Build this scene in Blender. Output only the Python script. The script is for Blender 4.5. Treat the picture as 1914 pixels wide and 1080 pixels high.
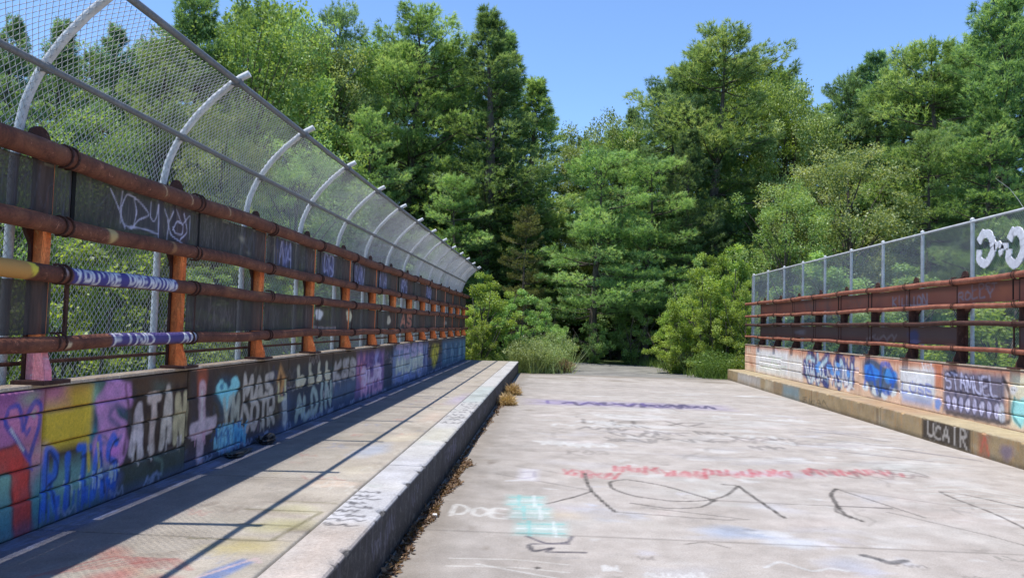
import bpy, bmesh, math, random
import numpy as np
from mathutils import Vector, Matrix

for o in list(bpy.data.objects):
    bpy.data.objects.remove(o)
S = bpy.context.scene
C = S.collection
R = math.radians

# ------------------------------------------------------------------ camera
CAM = np.array([0.0, 0.0, 1.6])
F, CX, CY = 1450.0, 957.0, 540.0            # focal length and centre in photo pixels (1914 x 1080)
def _camera_axes(vp=(1030.0, 609.0), roll=R(1.5)):
    ray = lambda p: np.array([(p[0]-CX)/F, (CY-p[1])/F, 1.0])
    y = ray(vp); y /= np.linalg.norm(y)
    up = np.array([math.sin(roll), math.cos(roll), 0.0])
    z = up - y*np.dot(up, y); z /= np.linalg.norm(z)
    x = np.cross(y, z)
    if x[0] < 0: x = -x
    return np.stack([x, y, z])              # world axes written in (right, up, forward)
MC = _camera_axes()
cd = bpy.data.cameras.new('camera'); cam = bpy.data.objects.new('camera', cd); C.objects.link(cam)
r_, u_, f_ = MC[:, 0], MC[:, 1], MC[:, 2]
m = Matrix.Identity(4)
for i in range(3):
    m[i][0], m[i][1], m[i][2], m[i][3] = r_[i], u_[i], -f_[i], CAM[i]
cam.matrix_world = m
cd.sensor_width = 36.0; cd.lens = 36.0*F/1914.0; cd.clip_start = 0.05; cd.clip_end = 2000
S.camera = cam
def at(px, py, Y):                          # the place seen at a photo pixel, Y metres ahead
    d = MC @ np.array([(px-CX)/F, (CY-py)/F, 1.0])
    return CAM + d*(Y/d[1])

# ------------------------------------------------------------------ light
SUN_EL = 75.5
SUN_AZ = np.array([-0.925, -0.38])          # horizontal direction towards the sun
w = bpy.data.worlds.new('World'); S.world = w; w.use_nodes = True
nt = w.node_tree
sky = nt.nodes.new('ShaderNodeTexSky'); sky.sky_type = 'NISHITA'; sky.sun_disc = False
sky.sun_elevation = R(SUN_EL); sky.sun_rotation = math.atan2(SUN_AZ[0], SUN_AZ[1])
sky.altitude = 1500; sky.air_density = 1.0; sky.dust_density = 0.0; sky.ozone_density = 7.0
bg = nt.nodes['Background']; bg.inputs['Strength'].default_value = 0.13
nt.links.new(sky.outputs[0], bg.inputs['Color'])
sl = bpy.data.lights.new('sun', 'SUN'); sun = bpy.data.objects.new('sun', sl); C.objects.link(sun)
sl.energy = 3.0; sl.angle = R(0.5); sl.color = (1.0, 0.945, 0.86)
sd = Vector((SUN_AZ[0]*math.cos(R(SUN_EL)), SUN_AZ[1]*math.cos(R(SUN_EL)), math.sin(R(SUN_EL))))
sun.rotation_euler = sd.to_track_quat('Z', 'Y').to_euler(); sun.location = (-10, -5, 40)
S.view_settings.view_transform = 'Standard'; S.view_settings.look = 'None'
S.view_settings.gamma = 1.0; S.view_settings.use_curve_mapping = False
S.view_settings.exposure = 1.05
S.render.engine = 'CYCLES'
S.cycles.max_bounces = 8; S.cycles.diffuse_bounces = 4; S.cycles.transparent_max_bounces = 24
S.cycles.use_denoising = True

# ------------------------------------------------------------------ helpers
def tag(o, label=None, cat=None, group=None, kind=None):
    if label: o['label'] = label
    if cat: o['category'] = cat
    if group: o['group'] = group
    if kind: o['kind'] = kind
    return o
def empty(name, loc=(0, 0, 0), rz=0.0, sc=1.0):
    o = bpy.data.objects.new(name, None); C.objects.link(o)
    o.location = loc; o.rotation_euler = (0, 0, rz); o.scale = (sc, sc, sc) if not hasattr(sc, '__len__') else sc
    o.empty_display_size = 0.2
    return o
def link(name, me, parent=None, loc=None, mat=None):
    o = bpy.data.objects.new(name, me); C.objects.link(o)
    if parent: o.parent = parent
    if loc is not None: o.location = loc
    if mat is not None:
        if len(me.materials) == 0: me.materials.append(mat)
    return o
def mesh_np(name, V, Fq, mat=None, smooth=False):
    """V (n,3), Fq (m,k) with one k for all faces"""
    V = np.asarray(V, np.float32); Fq = np.asarray(Fq, np.int32)
    me = bpy.data.meshes.new(name); k = Fq.shape[1]; mf = len(Fq)
    me.vertices.add(len(V)); me.vertices.foreach_set('co', V.ravel())
    me.loops.add(mf*k); me.loops.foreach_set('vertex_index', Fq.ravel())
    me.polygons.add(mf)
    me.polygons.foreach_set('loop_start', np.arange(0, mf*k, k, dtype=np.int32))
    me.polygons.foreach_set('loop_total', np.full(mf, k, np.int32))
    if smooth: me.polygons.foreach_set('use_smooth', np.ones(mf, bool))
    me.update(calc_edges=True)
    if mat: me.materials.append(mat)
    return me
def set_col(me, rgba, name='paint'):
    a = me.color_attributes.new(name, 'FLOAT_COLOR', 'POINT')
    a.data.foreach_set('color', np.asarray(rgba, np.float32).ravel())
class MB:
    """collects faces of one part"""
    def __init__(s): s.v = []; s.f = []
    def box(s, x0, x1, y0, y1, z0, z1):
        b = len(s.v)
        s.v += [(x0,y0,z0),(x1,y0,z0),(x1,y1,z0),(x0,y1,z0),(x0,y0,z1),(x1,y0,z1),(x1,y1,z1),(x0,y1,z1)]
        s.f += [tuple(b+i for i in q) for q in ((0,3,2,1),(4,5,6,7),(0,1,5,4),(1,2,6,5),(2,3,7,6),(3,0,4,7))]
        return s
    def prism(s, poly, axis, a0, a1):
        """poly: list of 2-D points, extruded along axis (0,1,2) from a0 to a1"""
        def put(p, a):
            q = [p[0], p[1]]; q.insert(axis, a); return tuple(q)
        b = len(s.v); n = len(poly)
        s.v += [put(p, a0) for p in poly] + [put(p, a1) for p in poly]
        s.f += [tuple(b+i for i in range(n))[::-1], tuple(b+n+i for i in range(n))]
        s.f += [(b+i, b+(i+1) % n, b+n+(i+1) % n, b+n+i) for i in range(n)]
        return s
    def tube(s, pts, r, n=8, caps=True):
        pts = [Vector(p) for p in pts]; rs = r if hasattr(r, '__len__') else [r]*len(pts)
        b = len(s.v); ref = None
        for i, p in enumerate(pts):
            t = (pts[min(i+1, len(pts)-1)] - pts[max(i-1, 0)]).normalized()
            if ref is None:
                ref = Vector((0, 0, 1)) if abs(t.z) < .9 else Vector((0, 1, 0))
            a = (ref - t*ref.dot(t)).normalized(); c = t.cross(a); ref = a
            for k in range(n):
                g = 2*math.pi*k/n
                s.v.append(tuple(p + (a*math.cos(g) + c*math.sin(g))*rs[i]))
        for i in range(len(pts)-1):
            for k in range(n):
                s.f.append((b+i*n+k, b+i*n+(k+1) % n, b+(i+1)*n+(k+1) % n, b+(i+1)*n+k))
        if caps:
            s.f.append(tuple(b+k for k in range(n))[::-1]); e = b+(len(pts)-1)*n
            s.f.append(tuple(e+k for k in range(n)))
        return s
    def mesh(s, name, mat=None, smooth=False, bevel=0.0):
        me = bpy.data.meshes.new(name); me.from_pydata(s.v, [], s.f)
        if bevel or True:
            bm = bmesh.new(); bm.from_mesh(me)
            bmesh.ops.recalc_face_normals(bm, faces=bm.faces)
            if bevel:
                bmesh.ops.bevel(bm, geom=[e for e in bm.edges if e.calc_face_angle(0) > .6], offset=bevel, segments=2, profile=.6, affect='EDGES')
            bm.to_mesh(me); bm.free()
        if smooth:
            for p in me.polygons: p.use_smooth = True
            me.set_sharp_from_angle(angle=R(40))
        if mat: me.materials.append(mat)
        return me
    def build(s, name, mat, parent=None, loc=None, smooth=False, bevel=0.0):
        return link(name, s.mesh(name, mat, smooth, bevel), parent, loc)
def lin(r, g, b):
    f = lambda c: (c/255)/12.92 if c/255 <= .04045 else ((c/255+.055)/1.055)**2.4
    return np.array([f(r), f(g), f(b)])

# ------------------------------------------------------------------ materials
def newmat(name):
    mt = bpy.data.materials.new(name); mt.use_nodes = True
    return mt, mt.node_tree.nodes, mt.node_tree.links, mt.node_tree.nodes['Principled BSDF']
def noise(N, L, scale, detail=6, rough=.6, vec=None, dist=0.0):
    n = N.new('ShaderNodeTexNoise'); n.inputs['Scale'].default_value = scale; n.inputs['Detail'].default_value = detail
    n.inputs['Roughness'].default_value = rough; n.inputs['Distortion'].default_value = dist
    if vec is not None: L.new(vec, n.inputs['Vector'])
    return n.outputs['Fac']
def ramp(N, L, fac, stops, interp='LINEAR'):
    r = N.new('ShaderNodeValToRGB'); r.color_ramp.interpolation = interp
    e = r.color_ramp.elements
    while len(e) < len(stops): e.new(.5)
    for i, (p, c) in enumerate(stops):
        e[i].position = p; e[i].color = (*c, 1) if len(c) == 3 else c
    L.new(fac, r.inputs[0]); return r.outputs[0]
def mix(N, L, fac, a, b, mode='MIX'):
    x = N.new('ShaderNodeMix'); x.data_type = 'RGBA'; x.blend_type = mode; x.clamp_factor = True
    for sock, val in ((x.inputs[0], fac), (x.inputs[6], a), (x.inputs[7], b)):
        if hasattr(val, 'links'): L.new(val, sock)
        elif hasattr(val, '__len__'): sock.default_value = (*val, 1) if len(val) == 3 else val
        else: sock.default_value = val
    return x.outputs[2]
def math_(N, L, op, a, b=0.0, clamp=False):
    x = N.new('ShaderNodeMath'); x.operation = op; x.use_clamp = clamp
    for sock, val in ((x.inputs[0], a), (x.inputs[1], b)):
        if hasattr(val, 'links'): L.new(val, sock)
        else: sock.default_value = val
    return x.outputs[0]
def bump(N, L, bs, h, strength=.3, dist=.01):
    b = N.new('ShaderNodeBump'); b.inputs['Strength'].default_value = strength; b.inputs['Distance'].default_value = dist
    L.new(h, b.inputs['Height']); L.new(b.outputs[0], bs.inputs['Normal'])
def coords(N, scale=(1, 1, 1), L=None, kind='Position'):
    g = N.new('ShaderNodeNewGeometry')
    mp = N.new('ShaderNodeMapping'); mp.inputs['Scale'].default_value = scale
    L.new(g.outputs['Position'], mp.inputs['Vector'])
    return mp.outputs[0]

def painted(name, rough=.85, wear=.35, wear_col=(.33, .31, .28), grain=40, bump_s=.35, dirt=1.0):
    """masonry or timber under layers of spray paint; the paint colours come from the mesh"""
    mt, N, L, b = newmat(name)
    at_ = N.new('ShaderNodeAttribute'); at_.attribute_name = 'paint'
    v = coords(N, (1, 1, 1), L)
    n1 = noise(N, L, 3.0, 8, .65, v); n2 = noise(N, L, grain, 5, .7, v); n3 = noise(N, L, 11, 6, .7, v, .5)
    c = mix(N, L, math_(N, L, 'MULTIPLY', ramp(N, L, n3, [(.52, (0, 0, 0)), (.68, (1, 1, 1))]), wear), at_.outputs['Color'], wear_col)
    c = mix(N, L, 1.0, c, ramp(N, L, n1, [(.25, (.72, .71, .69)), (.7, (1.1, 1.1, 1.1))]), 'MULTIPLY')
    c = mix(N, L, 1.0, c, ramp(N, L, n2, [(.3, (.80, .80, .80)), (.7, (1.13, 1.13, 1.13))]), 'MULTIPLY')
    n4 = noise(N, L, 150, 3, .6, v); n5 = noise(N, L, 1.1, 6, .7, v, .8); n6 = noise(N, L, 38, 6, .75, v)
    c = mix(N, L, math_(N, L, 'MULTIPLY', ramp(N, L, n6, [(.56, (0, 0, 0)), (.66, (1, 1, 1))]), wear*.6), c, wear_col)
    c = mix(N, L, 1.0, c, ramp(N, L, n4, [(.30, (.55, .54, .52)), (.42, (1, 1, 1)), (.68, (1.0, 1.0, 1.0)), (.78, (1.22, 1.2, 1.18))]), 'MULTIPLY')
    c = mix(N, L, 1.0, c, ramp(N, L, n5, [(.28, (.84, .83, .81)), (.5, (1.0, 1.0, 1.0))]), 'MULTIPLY')
    L.new(c, b.inputs['Base Color'])
    b.inputs['Roughness'].default_value = rough
    b.inputs['Specular IOR Level'].default_value = .25
    bump(N, L, b, math_(N, L, 'ADD', n2, n3), bump_s, .006)
    return mt
M = {}
M['wall'] = painted('painted_wall', wear=.14, wear_col=(.12, .11, .10), grain=55)
M['wall_r'] = painted('painted_wall_warm', wear=.2, wear_col=(.30, .19, .13), grain=45)
M['road'] = painted('painted_concrete', wear=.28, wear_col=(.34, .33, .31), grain=70, bump_s=.25)
M['walk'] = painted('painted_sidewalk', wear=.35, wear_col=(.28, .265, .24), grain=60, bump_s=.3)
M['kerb'] = painted('painted_kerb', wear=.35, wear_col=(.30, .29, .28), grain=45, bump_s=.45)

def rust(name, c0, c1, c2, rough=.8, paint=False):
    mt, N, L, b = newmat(name)
    v = coords(N, (1, 1, 1), L); vs = coords(N, (1, 1, .25), L)
    n1 = noise(N, L, 6, 8, .7, v, .6); n2 = noise(N, L, 60, 4, .7, v); n3 = noise(N, L, 24, 6, .7, vs, .4)
    c = ramp(N, L, n1, [(.3, c0), (.5, c1), (.72, c2)])
    nf = noise(N, L, 17, 7, .75, v, 1.0)
    c = mix(N, L, ramp(N, L, nf, [(.60, (0,)*3), (.635, (.75,)*3)]), c, tuple(min(.8, x*1.5+.03) for x in c2))
    c = mix(N, L, ramp(N, L, nf, [(.33, (.8,)*3), (.37, (0,)*3)]), c, tuple(x*.55 for x in c0))
    c = mix(N, L, math_(N, L, 'MULTIPLY', ramp(N, L, n3, [(.55, (0,)*3), (.7, (1,)*3)]), .55), c, (c0[0]*.6, c0[1]*.6, c0[2]*.6))
    c = mix(N, L, 1.0, c, ramp(N, L, n2, [(.3, (.75,)*3), (.7, (1.15,)*3)]), 'MULTIPLY')
    if paint:
        at_ = N.new('ShaderNodeAttribute'); at_.attribute_name = 'paint'
        c = mix(N, L, at_.outputs['Alpha'], c, at_.outputs['Color'])
    L.new(c, b.inputs['Base Color']); b.inputs['Roughness'].default_value = rough
    b.inputs['Specular IOR Level'].default_value = .3
    bump(N, L, b, math_(N, L, 'ADD', n1, n2), .4, .006)
    return mt
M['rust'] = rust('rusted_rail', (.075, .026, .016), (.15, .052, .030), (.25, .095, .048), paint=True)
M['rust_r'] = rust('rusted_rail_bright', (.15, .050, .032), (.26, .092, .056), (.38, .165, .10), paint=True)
M['post'] = rust('orange_rusted_post', (.48, .10, .028), (.72, .18, .05), (.80, .27, .09))
M['post_d'] = rust('dark_rusted_post', (.035, .016, .012), (.065, .027, .02), (.10, .045, .032))
M['pink'] = rust('pink_sprayed_post', (.72, .20, .24), (.88, .30, .35), (.90, .45, .47))

def galv(name, col, rough=.55, metal=.25):
    mt, N, L, b = newmat(name)
    v = coords(N, (1, 1, 1), L); n1 = noise(N, L, 30, 6, .7, v); n2 = noise(N, L, 5, 4, .6, v)
    c = ramp(N, L, n1, [(.3, tuple(x*.7 for x in col)), (.65, col)])
    c = mix(N, L, 1.0, c, ramp(N, L, n2, [(.3, (.8, .79, .77)), (.7, (1.05,)*3)]), 'MULTIPLY')
    L.new(c, b.inputs['Base Color']); b.inputs['Roughness'].default_value = rough; b.inputs['Metallic'].default_value = metal
    return mt
M['galv'] = galv('galvanised_post', (.66, .67, .68), .6, .1)
M['galv_d'] = galv('shaded_galvanised_rail', (.19, .20, .215), .6, .15)  # darker copy of the galvanised colour, shade on the left rails painted in
M['wire'] = galv('fence_wire', (.50, .52, .55), .55, .1)
M['white_tape'] = painted('white_tape', wear=.1, wear_col=(.6, .6, .6))

def screen_mat():
    """fine dark woven screen: part of what is behind it shows through the holes"""
    mt, N, L, b = newmat('dark_wire_screen')
    at_ = N.new('ShaderNodeAttribute'); at_.attribute_name = 'paint'
    v = coords(N, (1, 1, .12), L); n = noise(N, L, 22, 5, .7, v)
    c = mix(N, L, at_.outputs['Alpha'], ramp(N, L, n, [(.35, (.026, .020, .018)), (.75, (.072, .056, .050))]), at_.outputs['Color'])
    L.new(c, b.inputs['Base Color']); b.inputs['Roughness'].default_value = .8
    L.new(math_(N, L, 'ADD', math_(N, L, 'MULTIPLY', at_.outputs['Alpha'], .1), .90, True), b.inputs['Alpha'])
    return mt
M['screen'] = screen_mat()

def foliage(name, c_dark, c_mid, c_light, trans=.5):
    mt, N, L, b = newmat(name)
    at_ = N.new('ShaderNodeAttribute'); at_.attribute_name = 'tone'
    oi = N.new('ShaderNodeObjectInfo')
    v = coords(N, (1, 1, 1), L); n = noise(N, L, .8, 3, .6, v)
    t = math_(N, L, 'ADD', math_(N, L, 'MULTIPLY', at_.outputs['Fac'], .75), math_(N, L, 'MULTIPLY', math_(N, L, 'SUBTRACT', n, .5), .7), True)
    c = ramp(N, L, t, [(.08, c_dark), (.5, c_mid), (.95, c_light)])
    hs = N.new('ShaderNodeHueSaturation'); L.new(c, hs.inputs['Color'])
    L.new(math_(N, L, 'ADD', math_(N, L, 'MULTIPLY', oi.outputs['Random'], .022), .489), hs.inputs['Hue'])
    L.new(math_(N, L, 'ADD', math_(N, L, 'MULTIPLY', oi.outputs['Random'], .35), .85), hs.inputs['Value'])
    N.remove(b)
    d = N.new('ShaderNodeBsdfDiffuse'); tr = N.new('ShaderNodeBsdfTranslucent'); g = N.new('ShaderNodeBsdfGlossy')
    g.inputs['Roughness'].default_value = .45; g.inputs['Color'].default_value = (.9, .95, 1, 1)
    L.new(hs.outputs[0], d.inputs['Color'])
    L.new(mix(N, L, 1.0, hs.outputs[0], (1.25, 1.2, .55), 'MULTIPLY'), tr.inputs['Color'])
    m1 = N.new('ShaderNodeMixShader'); m1.inputs[0].default_value = trans
    m2 = N.new('ShaderNodeMixShader'); m2.inputs[0].default_value = .02
    L.new(d.outputs[0], m1.inputs[1]); L.new(tr.outputs[0], m1.inputs[2])
    L.new(m1.outputs[0], m2.inputs[1]); L.new(g.outputs[0], m2.inputs[2])
    L.new(m2.outputs[0], N['Material Output'].inputs['Surface'])
    return mt
M['pine'] = foliage('white_pine_needles', (0.104, 0.180, 0.067), (0.281, 0.431, 0.183), (0.504, 0.600, 0.326))
M['pine_dark'] = foliage('dark_pine_needles', (0.067, 0.128, 0.055), (0.192, 0.308, 0.147), (0.355, 0.475, 0.251))
M['pine_blue'] = foliage('bluish_pine_needles', (0.088, 0.165, 0.090), (0.244, 0.386, 0.222), (0.429, 0.575, 0.379))
M['pine_brown'] = foliage('browning_pine_needles', (.09, .11, .04), (.21, .24, .10), (.34, .36, .17))
M['leaf'] = foliage('green_leaves', (0.119, 0.204, 0.055), (0.297, 0.465, 0.147), (0.504, 0.600, 0.278), .42)
M['leaf_light'] = foliage('yellowish_leaves', (0.133, 0.190, 0.038), (0.301, 0.414, 0.090), (0.507, 0.598, 0.179), .5)
M['leaf_olive'] = foliage('olive_leaves', (0.140, 0.194, 0.062), (0.334, 0.431, 0.177), (0.548, 0.600, 0.333), .4)
M['dry'] = foliage('dry_weed_stems', (.12, .085, .045), (.26, .20, .11), (.42, .34, .20), .3)
M['straw'] = foliage('straw', (.30, .20, .09), (.50, .36, .18), (.66, .50, .29), .25)
M['grass'] = foliage('grass_blades', (.07, .12, .025), (.15, .23, .05), (.28, .34, .10), .4)

def bark():
    mt, N, L, b = newmat('bark')
    v = coords(N, (1, 1, .2), L); n = noise(N, L, 14, 8, .7, v, .5)
    L.new(ramp(N, L, n, [(.3, (.035, .027, .021)), (.7, (.14, .115, .09))]), b.inputs['Base Color'])
    b.inputs['Roughness'].default_value = .95; bump(N, L, b, n, .8, .03)
    return mt
M['bark'] = bark()
def groundmat():
    mt, N, L, b = newmat('forest_floor')
    v = coords(N, (1, 1, 1), L); n = noise(N, L, .25, 8, .65, v); n2 = noise(N, L, 6, 6, .7, v)
    c = ramp(N, L, n, [(.32, (.060, .055, .028)), (.5, (.075, .11, .03)), (.7, (.12, .17, .045))])
    c = mix(N, L, 1.0, c, ramp(N, L, n2, [(.3, (.6,)*3), (.7, (1.2,)*3)]), 'MULTIPLY')
    L.new(c, b.inputs['Base Color']); b.inputs['Roughness'].default_value = .95; bump(N, L, b, n2, .8, .08)
    return mt
M['ground'] = groundmat()
def asphalt():
    mt, N, L, b = newmat('old_asphalt')
    v = coords(N, (1, 1, 1), L); n = noise(N, L, 1.2, 8, .65, v); n2 = noise(N, L, 70, 4, .7, v)
    c = ramp(N, L, n, [(.35, (.12, .115, .105)), (.65, (.24, .23, .21))])
    c = mix(N, L, 1.0, c, ramp(N, L, n2, [(.3, (.7,)*3), (.7, (1.2,)*3)]), 'MULTIPLY')
    L.new(c, b.inputs['Base Color']); b.inputs['Roughness'].default_value = .9; bump(N, L, b, n2, .5, .006)
    return mt
M['asphalt'] = asphalt()
def plain(name, col, rough=.85):
    mt, N, L, b = newmat(name)
    v = coords(N, (1, 1, 1), L); n = noise(N, L, 25, 6, .7, v)
    L.new(ramp(N, L, n, [(.3, tuple(x*.65 for x in col)), (.7, col)]), b.inputs['Base Color']); b.inputs['Roughness'].default_value = rough
    bump(N, L, b, n, .5, .008)
    return mt
M['concrete'] = plain('plain_concrete', (.36, .34, .31))
M['joint'] = plain('dark_joint', (.05, .048, .045))
M['bag'] = plain('black_plastic', (.022, .022, .026), .45)
M['paper'] = plain('white_paper', (.75, .74, .72))
M['litter'] = foliage('dead_leaves', (.07, .038, .02), (.17, .105, .06), (.34, .24, .14), .25)

# ------------------------------------------------------------------ spray paint: strokes, fills and lettering on a surface
FONT = {
 'A': [[(0,0),(.5,1),(1,0)],[(.2,.38),(.8,.38)]], 'B': [[(0,0),(0,1),(.7,.95),(.75,.6),(0,.52)],[(.1,.52),(.9,.42),(.85,.05),(0,0)]],
 'C': [[(.95,.85),(.5,1),(.08,.75),(.05,.25),(.5,0),(.95,.15)]], 'D': [[(0,0),(0,1),(.6,.92),(.98,.5),(.6,.06),(0,0)]],
 'E': [[(.9,1),(0,1),(0,0),(.9,0)],[(0,.52),(.7,.52)]], 'F': [[(.9,1),(0,1),(0,0)],[(0,.52),(.7,.52)]],
 'G': [[(.95,.85),(.5,1),(.08,.75),(.05,.25),(.5,0),(.95,.2),(.95,.48),(.6,.48)]], 'H': [[(0,0),(0,1)],[(1,0),(1,1)],[(0,.5),(1,.5)]],
 'I': [[(.5,0),(.5,1)]], 'K': [[(0,0),(0,1)],[(.9,1),(.05,.48),(.95,0)]], 'L': [[(0,1),(0,0),(.85,0)]],
 'M': [[(0,0),(.05,1),(.5,.35),(.95,1),(1,0)]], 'N': [[(0,0),(0,1),(1,0),(1,1)]],
 'O': [[(.5,1),(.06,.75),(.04,.25),(.5,0),(.96,.25),(.94,.75),(.5,1)]], 'P': [[(0,0),(0,1),(.8,.95),(.85,.55),(0,.48)]],
 'R': [[(0,0),(0,1),(.8,.95),(.82,.58),(0,.5)],[(.3,.5),(.95,0)]], 'S': [[(.92,.86),(.5,1),(.1,.82),(.15,.58),(.85,.42),(.92,.16),(.5,0),(.06,.14)]],
 'T': [[(0,1),(1,1)],[(.5,1),(.5,0)]], 'U': [[(0,1),(.03,.22),(.5,0),(.97,.22),(1,1)]], 'V': [[(0,1),(.5,0),(1,1)]],
 'W': [[(0,1),(.25,0),(.5,.7),(.75,0),(1,1)]], 'X': [[(0,0),(1,1)],[(0,1),(1,0)]], 'Y': [[(0,1),(.5,.5),(1,1)],[(.5,.5),(.5,0)]],
 'Z': [[(0,1),(1,1),(0,0),(1,0)]], "'": [[(.5,1),(.4,.75)]], '3': [[(.1,.9),(.6,1),(.9,.75),(.45,.53),(.95,.28),(.5,0),(.05,.12)]],
 '4': [[(.7,0),(.7,1),(.05,.35),(.95,.35)]], '?': [[(.1,.8),(.5,1),(.9,.75),(.5,.4),(.5,.25)]],
}
class Paint:
    """a flat picture of spray paint over the points (u, v) of a surface"""
    def __init__(s, u, v, base, seed=1):
        s.u = np.asarray(u, float); s.v = np.asarray(v, float)
        s.c = np.ones((len(s.u), 4)); s.c[:, :3] = base; s.c[:, 3] = 0.0
        s.rng = np.random.RandomState(seed); s.minw = None
    def _put(s, idx, a, col):
        a = np.clip(a, 0, 1)[:, None]; col = np.asarray(col, float)
        s.c[idx, :3] = s.c[idx, :3]*(1-a) + col*a
        s.c[idx, 3] = np.maximum(s.c[idx, 3], a[:, 0])
    def stroke(s, pts, wdt, col, soft=.35, alpha=1.0, wav=0.0):
        pts = np.asarray(pts, float)
        if wav: pts = pts + s.rng.normal(0, wav, pts.shape)
        pad = wdt*1.2 + .03
        lo, hi = pts.min(0)-pad, pts.max(0)+pad
        idx = np.nonzero((s.u > lo[0]) & (s.u < hi[0]) & (s.v > lo[1]) & (s.v < hi[1]))[0]
        if not len(idx): return
        P = np.stack([s.u[idx], s.v[idx]], 1); d = np.full(len(idx), 9e9)
        for a, b in zip(pts[:-1], pts[1:]):
            ab = b-a; L2 = max(ab @ ab, 1e-9); t = np.clip(((P-a) @ ab)/L2, 0, 1)
            d = np.minimum(d, np.hypot(*(P-(a+t[:, None]*ab)).T))
        hw = wdt/2*(1+.2*np.sin(P[:, 0]*21+wdt*900)*np.sin(P[:, 1]*27+pts[0, 0]*7)); alpha = alpha*(.84+.16*np.sin(P[:, 0]*33+pts[0, 1]*11)*np.sin(P[:, 1]*39))
        if s.minw is not None:
            m0 = s.minw[idx]/2; alpha = alpha*np.clip(hw/m0, .25, 1)**.5; hw = np.maximum(hw, m0)
        s._put(idx, alpha*np.clip((hw*(1+soft)-d)/(hw*2*soft+1e-6), 0, 1), col)
    def blob(s, cu, cv, ru, rv, col, alpha=1.0, soft=.5, rot=0.0, lump=.25):
        ph = s.rng.rand(3)*6.28
        idx = np.nonzero((abs(s.u-cu) < max(ru, rv)*1.6) & (abs(s.v-cv) < max(ru, rv)*1.6))[0]
        if not len(idx): return
        x, y = s.u[idx]-cu, s.v[idx]-cv
        x, y = x*math.cos(rot)+y*math.sin(rot), -x*math.sin(rot)+y*math.cos(rot)
        th = np.arctan2(y/rv, x/ru)
        k = 1+lump*(.5*np.sin(2*th+ph[0])+.35*np.sin(3*th+ph[1])+.25*np.sin(5*th+ph[2]))
        rr = np.hypot(x/ru, y/rv)/k
        s._put(idx, alpha*np.clip((1-rr)/max(soft, .02), 0, 1), col)
    def rect(s, u0, u1, v0, v1, col, alpha=1.0, soft=.03):
        a = np.minimum.reduce([s.u-u0, u1-s.u, s.v-v0, v1-s.v])
        idx = np.nonzero(a > -soft)[0]
        s._put(idx, alpha*np.clip((a[idx]+soft)/(2*soft+1e-6), 0, 1), col)
    def poly(s, pts, col, alpha=1.0, soft=.01):
        pts = np.asarray(pts, float)
        lo, hi = pts.min(0)-.05, pts.max(0)+.05
        idx = np.nonzero((s.u > lo[0]) & (s.u < hi[0]) & (s.v > lo[1]) & (s.v < hi[1]))[0]
        if not len(idx): return
        x, y = s.u[idx], s.v[idx]; ins = np.zeros(len(idx), bool); d = np.full(len(idx), 9e9)
        P = np.stack([x, y], 1)
        for a, b in zip(pts, np.roll(pts, -1, 0)):
            ins ^= ((a[1] > y) != (b[1] > y)) & (x < (b[0]-a[0])*(y-a[1])/(b[1]-a[1]+1e-12)+a[0])
            ab = b-a; t = np.clip(((P-a) @ ab)/max(ab @ ab, 1e-9), 0, 1); d = np.minimum(d, np.hypot(*(P-(a+t[:, None]*ab)).T))
        sd_ = np.where(ins, d, -d)
        s._put(idx, alpha*np.clip((sd_+soft)/(2*soft), 0, 1), col)
    def text(s, txt, u0, u1, v0, v1, wdt, col, soft=.35, alpha=1.0, gap=.25, wob=.055, flip=False, slant=0.0):
        n = len(txt); cell = (u1-u0)/n
        for i, ch in enumerate(txt):
            jv, js, jt = s.rng.normal(0, .05), s.rng.uniform(.88, 1.1), s.rng.normal(0, .06)
            for pl in FONT.get(ch, []):
                q = []
                for (a, b) in pl:
                    a2 = (i + gap/2 + a*(1-gap))*cell + slant*b*(v1-v0)
                    a2 += s.rng.normal(0, wob)*cell*.3; b2 = b*js + jv + jt*(a-.5) + s.rng.normal(0, wob)
                    q.append((u1-a2 if flip else u0+a2, v0+(v1-v0)*b2))
                s.stroke(smooth_line(q), wdt, col, soft, alpha)
    def tagline(s, u0, u1, v0, v1, wdt, col, n=7, soft=.4, alpha=1.0):
        """an unreadable handwritten tag"""
        k = n*3; uu = np.linspace(u0, u1, k) + s.rng.normal(0, (u1-u0)/k*.8, k)
        vv = v0+(v1-v0)*np.clip(.5+.5*np.sin(np.arange(k)*2.1+s.rng.rand()*6)+s.rng.normal(0, .18, k), -.15, 1.15)
        s.stroke(smooth_line(list(zip(uu, vv))), wdt, col, soft, alpha)
    def drips(s, u0, u1, v, n, length, col, wdt=.012, alpha=.8):
        for _ in range(n):
            u = s.rng.uniform(u0, u1); l = length*s.rng.uniform(.2, 1)
            s.stroke([(u, v), (u+s.rng.normal(0, .004), v-l)], wdt*s.rng.uniform(.6, 1.2), col, .5, alpha)
    def speckle(s, n, area, size, cols, alpha=.5, aspect=2.0, soft=.8):
        for _ in range(n):
            u = s.rng.uniform(area[0], area[1]); v = s.rng.uniform(area[2], area[3]); r = size*s.rng.uniform(.3, 1.2)
            s.blob(u, v, r*s.rng.uniform(.7, aspect), r, cols[s.rng.randint(len(cols))], alpha*s.rng.uniform(.3, 1), soft, s.rng.uniform(-.3, .3), .6)
def smooth_line(q, k=5):
    q = [np.asarray(p, float) for p in q]
    if len(q) < 3: return np.array(q)
    out = []
    for i in range(len(q)-1):
        p0, p1, p2, p3 = q[max(i-1, 0)], q[i], q[i+1], q[min(i+2, len(q)-1)]
        d = p2-p1; m1 = (p2-p0)*.4; m2 = (p3-p1)*.4
        for t in np.linspace(0, 1, k, endpoint=False):
            out.append(p1 + d*t + (m1-d)*(t*(1-t)**2)*.8 - (m2-d)*(t*t*(1-t))*.8)
    out.append(q[-1]); return np.array(out)
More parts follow.
